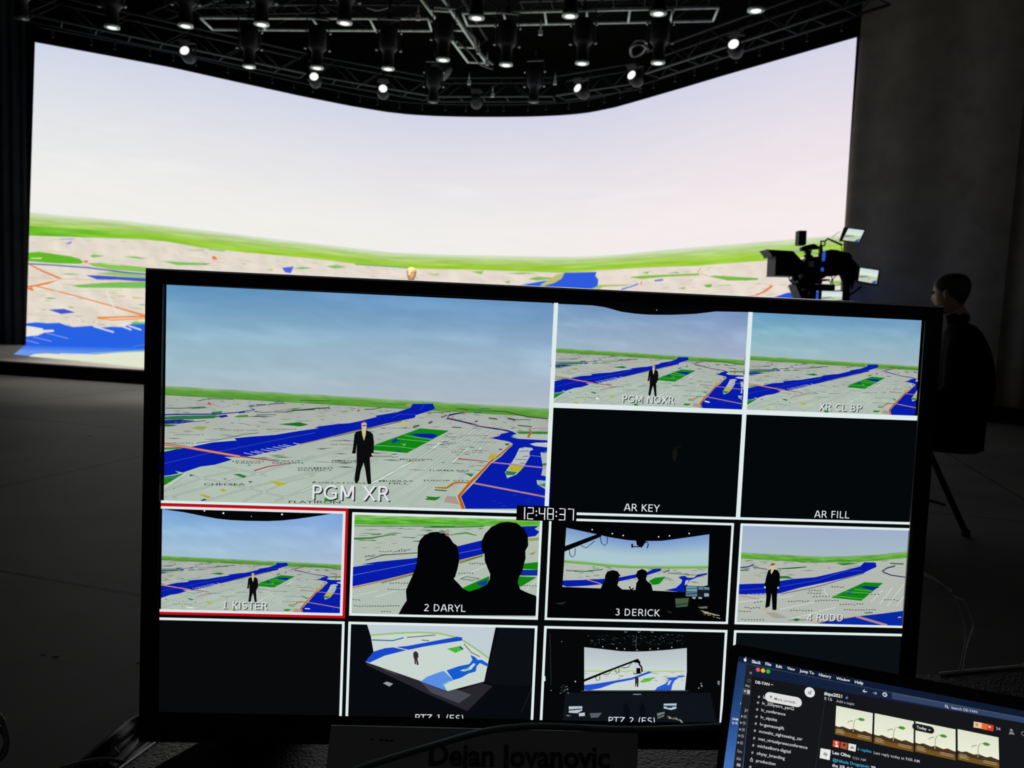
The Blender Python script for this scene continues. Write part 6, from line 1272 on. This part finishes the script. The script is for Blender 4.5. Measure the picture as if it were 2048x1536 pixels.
# the man standing on the stage
hp_ = atY(823, 548.5, 13.7); gz = ZB
man = empty('person', (hp_.x, 13.7, gz), 'person in black suit standing on the stage, only the head showing over the monitor', 'person')
S = 1.0; X0, Y0 = hp_.x, 13.7; hz_ = hp_.z; top_ = hz_ - gz       # height of the head centre above the stage
sc_ = top_ / 1.66
def mp(x, y, z): return (X0 + x * sc_, Y0 + y * sc_, gz + z * sc_)
N = {'pel': (mp(0, 0, .95), (.15, .11)), 'bel': (mp(0, -.01, 1.1), (.145, .105)), 'che': (mp(0, 0, 1.3), (.16, .11)), 'nb': (mp(0, .01, 1.46), .07), 'nt': (mp(0, 0, 1.55), .058), 'hd': (mp(0, 0, 1.60), .06)}
E = [('pel', 'bel'), ('bel', 'che'), ('che', 'nb'), ('nb', 'nt'), ('nt', 'hd')]
for sg, t in ((-1, 'l'), (1, 'r')):
    N[t + 'sh'] = (mp(sg * .19, .01, 1.42), .062); N[t + 'el'] = (mp(sg * .25, .03, 1.14), .046); N[t + 'wr'] = (mp(sg * .27, -.04, .89), .03)
    N[t + 'hi'] = (mp(sg * .09, 0, .9), .09); N[t + 'kn'] = (mp(sg * .13, -.01, .50), .06); N[t + 'an'] = (mp(sg * .17, .02, .09), .042); N[t + 'to'] = (mp(sg * .19, -.15, .035), .035)
    E += [('che', t + 'sh'), (t + 'sh', t + 'el'), (t + 'el', t + 'wr'), ('pel', t + 'hi'), (t + 'hi', t + 'kn'), (t + 'kn', t + 'an'), (t + 'an', t + 'to')]
    hand_nodes(N, E, t, mp(sg * .27, -.04, .89), (0, -.05, -1), (0, -1, 0), (-sg, 0, 0))
hm, f_, r_, u_ = head_mb(mp(0, -.01, 1.66), (-.25, -1, 0), s=sc_ * .98)
skin_body('body', N, E, 'pel', M_SKIN, man, hm, cloth=(N['nb'][0][2], [N['lf1b'][0], N['rf1b'][0]]))
hair_mb(mp(0, -.01, 1.66), f_, r_, u_, sc_ * .98, .07, .0, -.05).build('hair', M_HAIRG, man)
for sg in (-1, 1):
    m = MB(); m.ball(Vector(mp(0, -.01, 1.66)) + f_ * .079 * sc_ + r_ * sg * .032 * sc_ + u_ * .018, .012, 0, 8); m.build('eye', M_INK, man)
def garment(name, N, keys, edges, grow, root, mm, parent, ov=None):
    d = {}
    for k in keys:
        p, r = N[k]; r = r if isinstance(r, tuple) else (r, r); d[k] = (p, (r[0] + grow, r[1] + grow))
    if ov: d.update(ov)
    return skin_body(name, d, edges, root, mm, parent)
def lerp3(a, b, t): return Vector(a).lerp(Vector(b), t)
def dress(N, parent, cuff=.93, ankle=.92):
    JE = [('pel', 'bel'), ('bel', 'che'), ('che', 'nb')]
    ov = {'nb': (lerp3(N['nb'][0], N['che'][0], -.12), .084)}
    for t in 'lr':
        JE += [('che', t + 'sh'), (t + 'sh', t + 'el'), (t + 'el', t + 'wr')]; ov[t + 'wr'] = (lerp3(N[t + 'el'][0], N[t + 'wr'][0], cuff), .052)
    garment('jacket', N, ['pel', 'bel', 'che', 'lsh', 'rsh', 'lel', 'rel'], JE, .026, 'pel', M_SUIT, parent, ov)
    TE = []; tv = {}
    for t in 'lr':
        TE += [('pel', t + 'hi'), (t + 'hi', t + 'kn'), (t + 'kn', t + 'an')]; tv[t + 'an'] = (lerp3(N[t + 'kn'][0], N[t + 'an'][0], ankle), .066)
    garment('trousers', N, ['pel', 'lhi', 'rhi', 'lkn', 'rkn'], TE, .018, 'pel', M_SUIT, parent, tv)
dress(N, man)
for sg in (-1, 1):
    m = MB(); m.tube(spline([mp(sg * .17, .06, .062), mp(sg * .18, -.04, .066), mp(sg * .195, -.19, .05)], 4), [.045, .05, .052, .05, .05, .048, .045, .042, .036], 10); m.build('shoe', M_BLACK, man)
m = MB(); a_ = [mp(-.045, -.115, 1.50), mp(.045, -.115, 1.50), mp(.0, -.19, 1.26)]; m.prism(a_, (0, .02, 0)); m.build('shirt_front', M_SHIRT, man)

# the operator on the stool at the right
OY = 4.7
op = empty('person', (2.74, OY, 0), 'dark seated person facing left beside the right edge of the monitor', 'person')
def opx(x, y, dy=0.0): return atY(x, y, OY + dy)
hc = opx(1902, 588)
fd = Vector((-.58, .79, -.16))
NO = {'pel': (opx(1922, 846), (.145, .12)), 'bel': (opx(1925, 805), (.17, .16)), 'che': (opx(1925, 715), (.17, .16)), 'nb': (opx(1922, 650), .08), 'nt': (opx(1912, 628), .062), 'hd': (opx(1905, 606), .05)}
EO = [('pel', 'bel'), ('bel', 'che'), ('che', 'nb'), ('nb', 'nt'), ('nt', 'hd')]
for sg, t in ((-1, 'l'), (1, 'r')):
    dy = sg * .2
    NO[t + 'sh'] = (opx(1928, 690, dy * .95), .075); NO[t + 'el'] = (opx(1905, 800, dy * 1.25), .055); NO[t + 'wr'] = (opx(1815, 800, dy * .7), .034)
    NO[t + 'hi'] = (opx(1910, 850, dy * .55), .085); NO[t + 'kn'] = (opx(1765, 880, dy * .9), .068); NO[t + 'an'] = (opx(1775, 1010, dy * .8), .046); NO[t + 'to'] = (opx(1722, 1022, dy * .9), .038)
    EO += [('che', t + 'sh'), (t + 'sh', t + 'el'), (t + 'el', t + 'wr'), ('pel', t + 'hi'), (t + 'hi', t + 'kn'), (t + 'kn', t + 'an'), (t + 'an', t + 'to')]
    hand_nodes(NO, EO, t, NO[t + 'wr'][0], (-1, 0, -.1), (0, -sg, .3), (0, 0, -1))
hm, f_, r_, u_ = head_mb(hc, fd, s=1.0)
skin_body('body', NO, EO, 'pel', M_SKIN, op, hm, cloth=(opx(1912, 628).z, [NO['lf1b'][0], NO['rf1b'][0]]))
hair_mb(hc, f_, r_, u_, 1.0, .082, .0, -.08).build('hair', M_HAIR, op)
for sg in (-1, 1):
    m = MB(); m.ball(hc + f_ * .079 + r_ * sg * .032 + u_ * .02, .012, 0, 8); m.build('eye', M_INK, op)
dress(NO, op)
for t in 'lr':
    a_ = Vector(NO[t + 'an'][0]); m = MB(); m.tube(spline([a_ + Vector((.05, 0, -.03)), a_ + Vector((-.04, 0, -.035)), a_ + Vector((-.2, 0, -.055))], 4), [.046, .05, .05, .05, .05, .048, .045, .04, .034], 10); m.build('shoe', M_BLACK, op)

# tripod stool under the operator
ch = empty('tripod_stool', (2.6, OY, 0), 'black round tripod stool with splayed legs under the seated person', 'stool')
hub = opx(1852, 905); sc0 = opx(1885, 882)
m = MB(); m.lathe([(.02, -.05), (.20, -.045), (.215, -.02), (.20, 0), (.02, .005)], (sc0.x, OY, sc0.z), None, 28); m.build('seat', M_CLOTH, ch)
m = MB(); m.lathe([(.022, .30), (.022, sc0.z - .04)], (hub.x, OY, 0), None, 12); m.build('post', M_BLKMET, ch)
ft = opx(1926, 1058); rl = ft.x - hub.x; br = opx(1890, 1010)
for a in (0, 2.2, -2.2):
    e_ = Vector((cos(a), sin(a), 0)); h0 = Vector((hub.x, OY, sc0.z - .09)) + e_ * .03
    m = MB(); m.tube([h0, Vector((hub.x, OY, .02)) + e_ * (rl + .02)], .019, 8); lg = m.build('leg', M_BLKMET, ch)
    m = MB(); m.tube([Vector((hub.x, OY, opx(1850, 997).z)), Vector((hub.x, OY, br.z)) + e_ * (br.x - hub.x)], .009, 6); m.build('brace', M_BLKMET, lg)
    m = MB(); q = Vector((hub.x, OY, .02)) + e_ * (rl + .02); m.lathe([(.02, 0), (.026, .0), (.024, .04), (.015, .045)], (q.x, q.y, 0), None, 10); m.build('rubber_foot', M_BLACK, lg)

# ================================================================== STUDIO CAMERA ON ITS PEDESTAL
CY = 8.0
K = 8.192
def kp(x, y, dy=0.0):
    p = atY(1515 + x / K, 445 + y / K, CY); return Vector((p.x, CY + dy, p.z))
base_p = kp(770, 1240)
cam_o = empty('studio_camera', tuple(kp(800, 930)), 'black studio camera with matte box and small bright monitors beside the video wall', 'camera')
def slab(name, pts, y0, y1, mm=None, parent=None):
    mb = MB(); mb.prism([kp(a, b, y0) for a, b in pts], (0, y1 - y0, 0)); return mb.build(name, mm or M_BLACK, parent or cam_o)
slab('camera_body', [(690, 660), (740, 610), (830, 575), (960, 565), (1050, 590), (1060, 900), (1000, 930), (720, 920), (690, 880)], -.10, .10)
slab('side_panel', [(770, 652), (862, 638), (862, 742), (770, 735)], -.106, -.10, M_GREY); slab('side_panel', [(880, 650), (930, 640), (935, 820), (885, 830)], -.104, -.10, M_BLKMET)
mx_ = slab('matte_box', [(232, 548), (420, 560), (560, 600), (640, 640), (640, 720), (600, 890), (215, 880)], -.13, .13)
slab('top_flag', [(92, 456), (140, 462), (510, 484), (670, 655), (645, 690), (500, 560), (190, 565), (170, 580), (160, 540)], -.13, .13, None, mx_)
m = MB(); c0_, c1_ = kp(600, 750), kp(720, 750); m.tube([c0_, c1_], .062, 18); m.tube([kp(640, 750), kp(680, 750)], .07, 18); m.build('lens', M_BLKMET, cam_o)
slab('battery_hood', [(1050, 490), (1100, 465), (1150, 452), (1250, 462), (1350, 490), (1450, 512), (1500, 570), (1400, 660), (1370, 860), (1240, 880), (1060, 870)], -.09, .09, M_CLOTH)
slab('rear_unit', [(1380, 600), (1480, 560), (1560, 640), (1600, 750), (1560, 900), (1480, 1050), (1400, 940), (1370, 860)], -.05, .05, M_CLOTH)
slab('tally_strip', [(1005, 500), (1050, 470), (1048, 560), (1035, 640), (990, 645)], -.105, -.098, M_BLUELED); slab('tally_strip', [(972, 765), (985, 745), (1020, 752), (1016, 808), (985, 812)], -.105, -.098, M_BLUELED)
slab('wireless_transmitter', [(655, 140), (776, 142), (768, 360), (745, 380), (642, 376)], -.05, .05)
slab('top_handle', [(700, 415), (790, 375), (900, 352), (950, 370), (1005, 420), (985, 440), (880, 445), (745, 470), (715, 470)], -.03, .03, M_BLKMET)
slab('handle_bracket', [(765, 465), (880, 450), (860, 520), (900, 560), (880, 585), (790, 585), (765, 540), (795, 520)], -.025, .025)
slab('rear_post', [(1015, 375), (1055, 375), (1058, 480), (1010, 490)], -.02, .02)
m = MB(); m.tube([kp(1040, 380), kp(1040, 305), kp(1100, 312), kp(1152, 266), kp(1230, 300), kp(1310, 335), kp(1390, 372)], .010, 8); m.build('monitor_arm', M_BLKMET, cam_o)
m = MB(); m.tube([kp(1040, 375), kp(1095, 378), kp(1110, 330)], .008, 8); m.build('monitor_arm', M_BLKMET, cam_o)
def field_monitor(fr_pts, sc_pts, dy):
    o = slab('field_monitor', fr_pts, dy - .0, dy + .03)
    q = sc_pts
    def surf(u, v, l):
        p0 = kp(*q[0], dy - .002).lerp(kp(*q[1], dy - .002), u); p1 = kp(*q[3], dy - .002).lerp(kp(*q[2], dy - .002), u); p = p0.lerp(p1, v); p.y -= l; return p
    pc = Pic(surf, .0004)
    pc.patch(lambda u, v: (u, v * .5), 4, 4, lambda u, v: mix((196, 218, 216), (226, 238, 226), v)); pc.patch(lambda u, v: (u, .5 + v * .12), 4, 2, lambda u, v: (186, 206, 150)); pc.patch(lambda u, v: (u, .6 + v * .4), 4, 2, lambda u, v: (196, 206, 186))
    pc.poly([(.02, .62), (.35, .56), (.5, .5), (.52, .56), (.36, .66), (.03, .74)], (96, 116, 160)); pc.poly([(.5, .66), (.66, .62), (.6, .72), (.48, .76)], (140, 180, 120)); pc.poly([(.72, 1), (.78, .84), (.98, .72), (.98, 1)], (70, 92, 170)); pc.line([(.05, .8), (.3, .84), (.6, .8)], .02, (170, 176, 160))
    pc.build('display', o)
field_monitor([(1352, 96), (1690, 132), (1595, 348), (1272, 322)], [(1405, 118), (1662, 150), (1572, 338), (1310, 306)], -.12)
field_monitor([(1592, 735), (1938, 775), (1900, 1045), (1564, 990)], [(1610, 752), (1908, 795), (1872, 1015), (1580, 962)], -.10)
field_monitor([(885, 1118), (1262, 1128), (1250, 1330), (875, 1320)], [(915, 1132), (1242, 1142), (1232, 1315), (905, 1305)], -.22)
slab('monitor_mount', [(900, 1020), (1130, 1030), (1130, 1130), (900, 1120)], -.21, -.02)
m = MB(); m.tube([kp(1450, 860), kp(1455, 1000), kp(1450, 1300)], .035, 10); m.build('side_mast', M_CLOTH, cam_o)
m = MB(); m.tube([kp(1440, 1215), kp(1560, 1160), kp(1700, 1050)], .011, 8); m.build('monitor_arm', M_BLKMET, cam_o)
for pts, rr_ in [([(1175, 880), (1180, 940), (1160, 1000), (1170, 1110)], .005), ([(1250, 880), (1200, 930), (1190, 1000), (1230, 1040)], .005), ([(480, 900), (500, 960), (560, 1020), (640, 1040)], .006), ([(1330, 340), (1335, 420), (1350, 500)], .004), ([(1310, 160), (1220, 220), (1180, 262)], .003), ([(1230, 1040), (1340, 1010), (1400, 940)], .004), ([(1500, 620), (1590, 720), (1600, 830), (1520, 1000), (1500, 1100)], .012)]:
    m = MB(); m.tube(spline([kp(a, b, -.06) for a, b in pts], 6), rr_, 6); m.build('camera_cable', M_CABLE, cam_o)
m = MB(); m.tube([kp(620, 925, -.04), kp(620, 925, .04)], .03, 12); m.build('focus_knob', M_BLKMET, cam_o)
m = MB()
for y_ in (-.05, .05): m.tube([kp(560, 940, y_), kp(1150, 945, y_)], .009, 8)
m.build('support_rods', M_BLKMET, cam_o)
slab('base_plate', [(600, 950), (1010, 955), (1000, 1010), (620, 1000)], -.09, .09, M_BLKMET)
ped = empty('camera_pedestal', (base_p.x, CY, 0), 'black pan head and column carrying the studio camera, behind the monitor', 'camera stand')
slab('pan_head', [(600, 1003), (880, 1010), (900, 1130), (880, 1300), (690, 1300), (640, 1220), (560, 1030)], -.11, .11, M_BLKMET, ped)
slab('tilt_lock', [(650, 1085), (700, 1080), (700, 1120), (650, 1125)], -.118, -.11, M_GREY, ped); slab('tilt_lock', [(760, 1130), (790, 1120), (790, 1190), (762, 1190)], -.118, -.11, M_GREY, ped)
top_z = kp(780, 1300).z
m = MB(); m.lathe([(.07, .14), (.07, .7), (.055, .72), (.055, top_z)], (base_p.x, CY, 0), None, 16); m.build('column', M_BLKMET, ped)
for a in range(3):
    q = 2 * pi * a / 3 + .4; m = MB(); m.tube([(base_p.x + .05 * cos(q), CY + .05 * sin(q), .16), (base_p.x + .42 * cos(q), CY + .42 * sin(q), .11)], .03, 8); lg = m.build('foot', M_BLKMET, ped)
    m = MB(); c_ = Vector((base_p.x + .42 * cos(q), CY + .42 * sin(q), .06)); m.lathe([(.02, -.02), (.06, -.02), (.06, .02), (.02, .02)], c_, Matrix.Rotation(pi / 2, 3, 'X'), 14); m.build('wheel', M_BLACK, lg)
m = MB(); m.tube([kp(860, 1190, .1), kp(860, 1190, .16), kp(1250, 1380, .3)], .011, 8); m.build('pan_handle', M_BLKMET, ped)
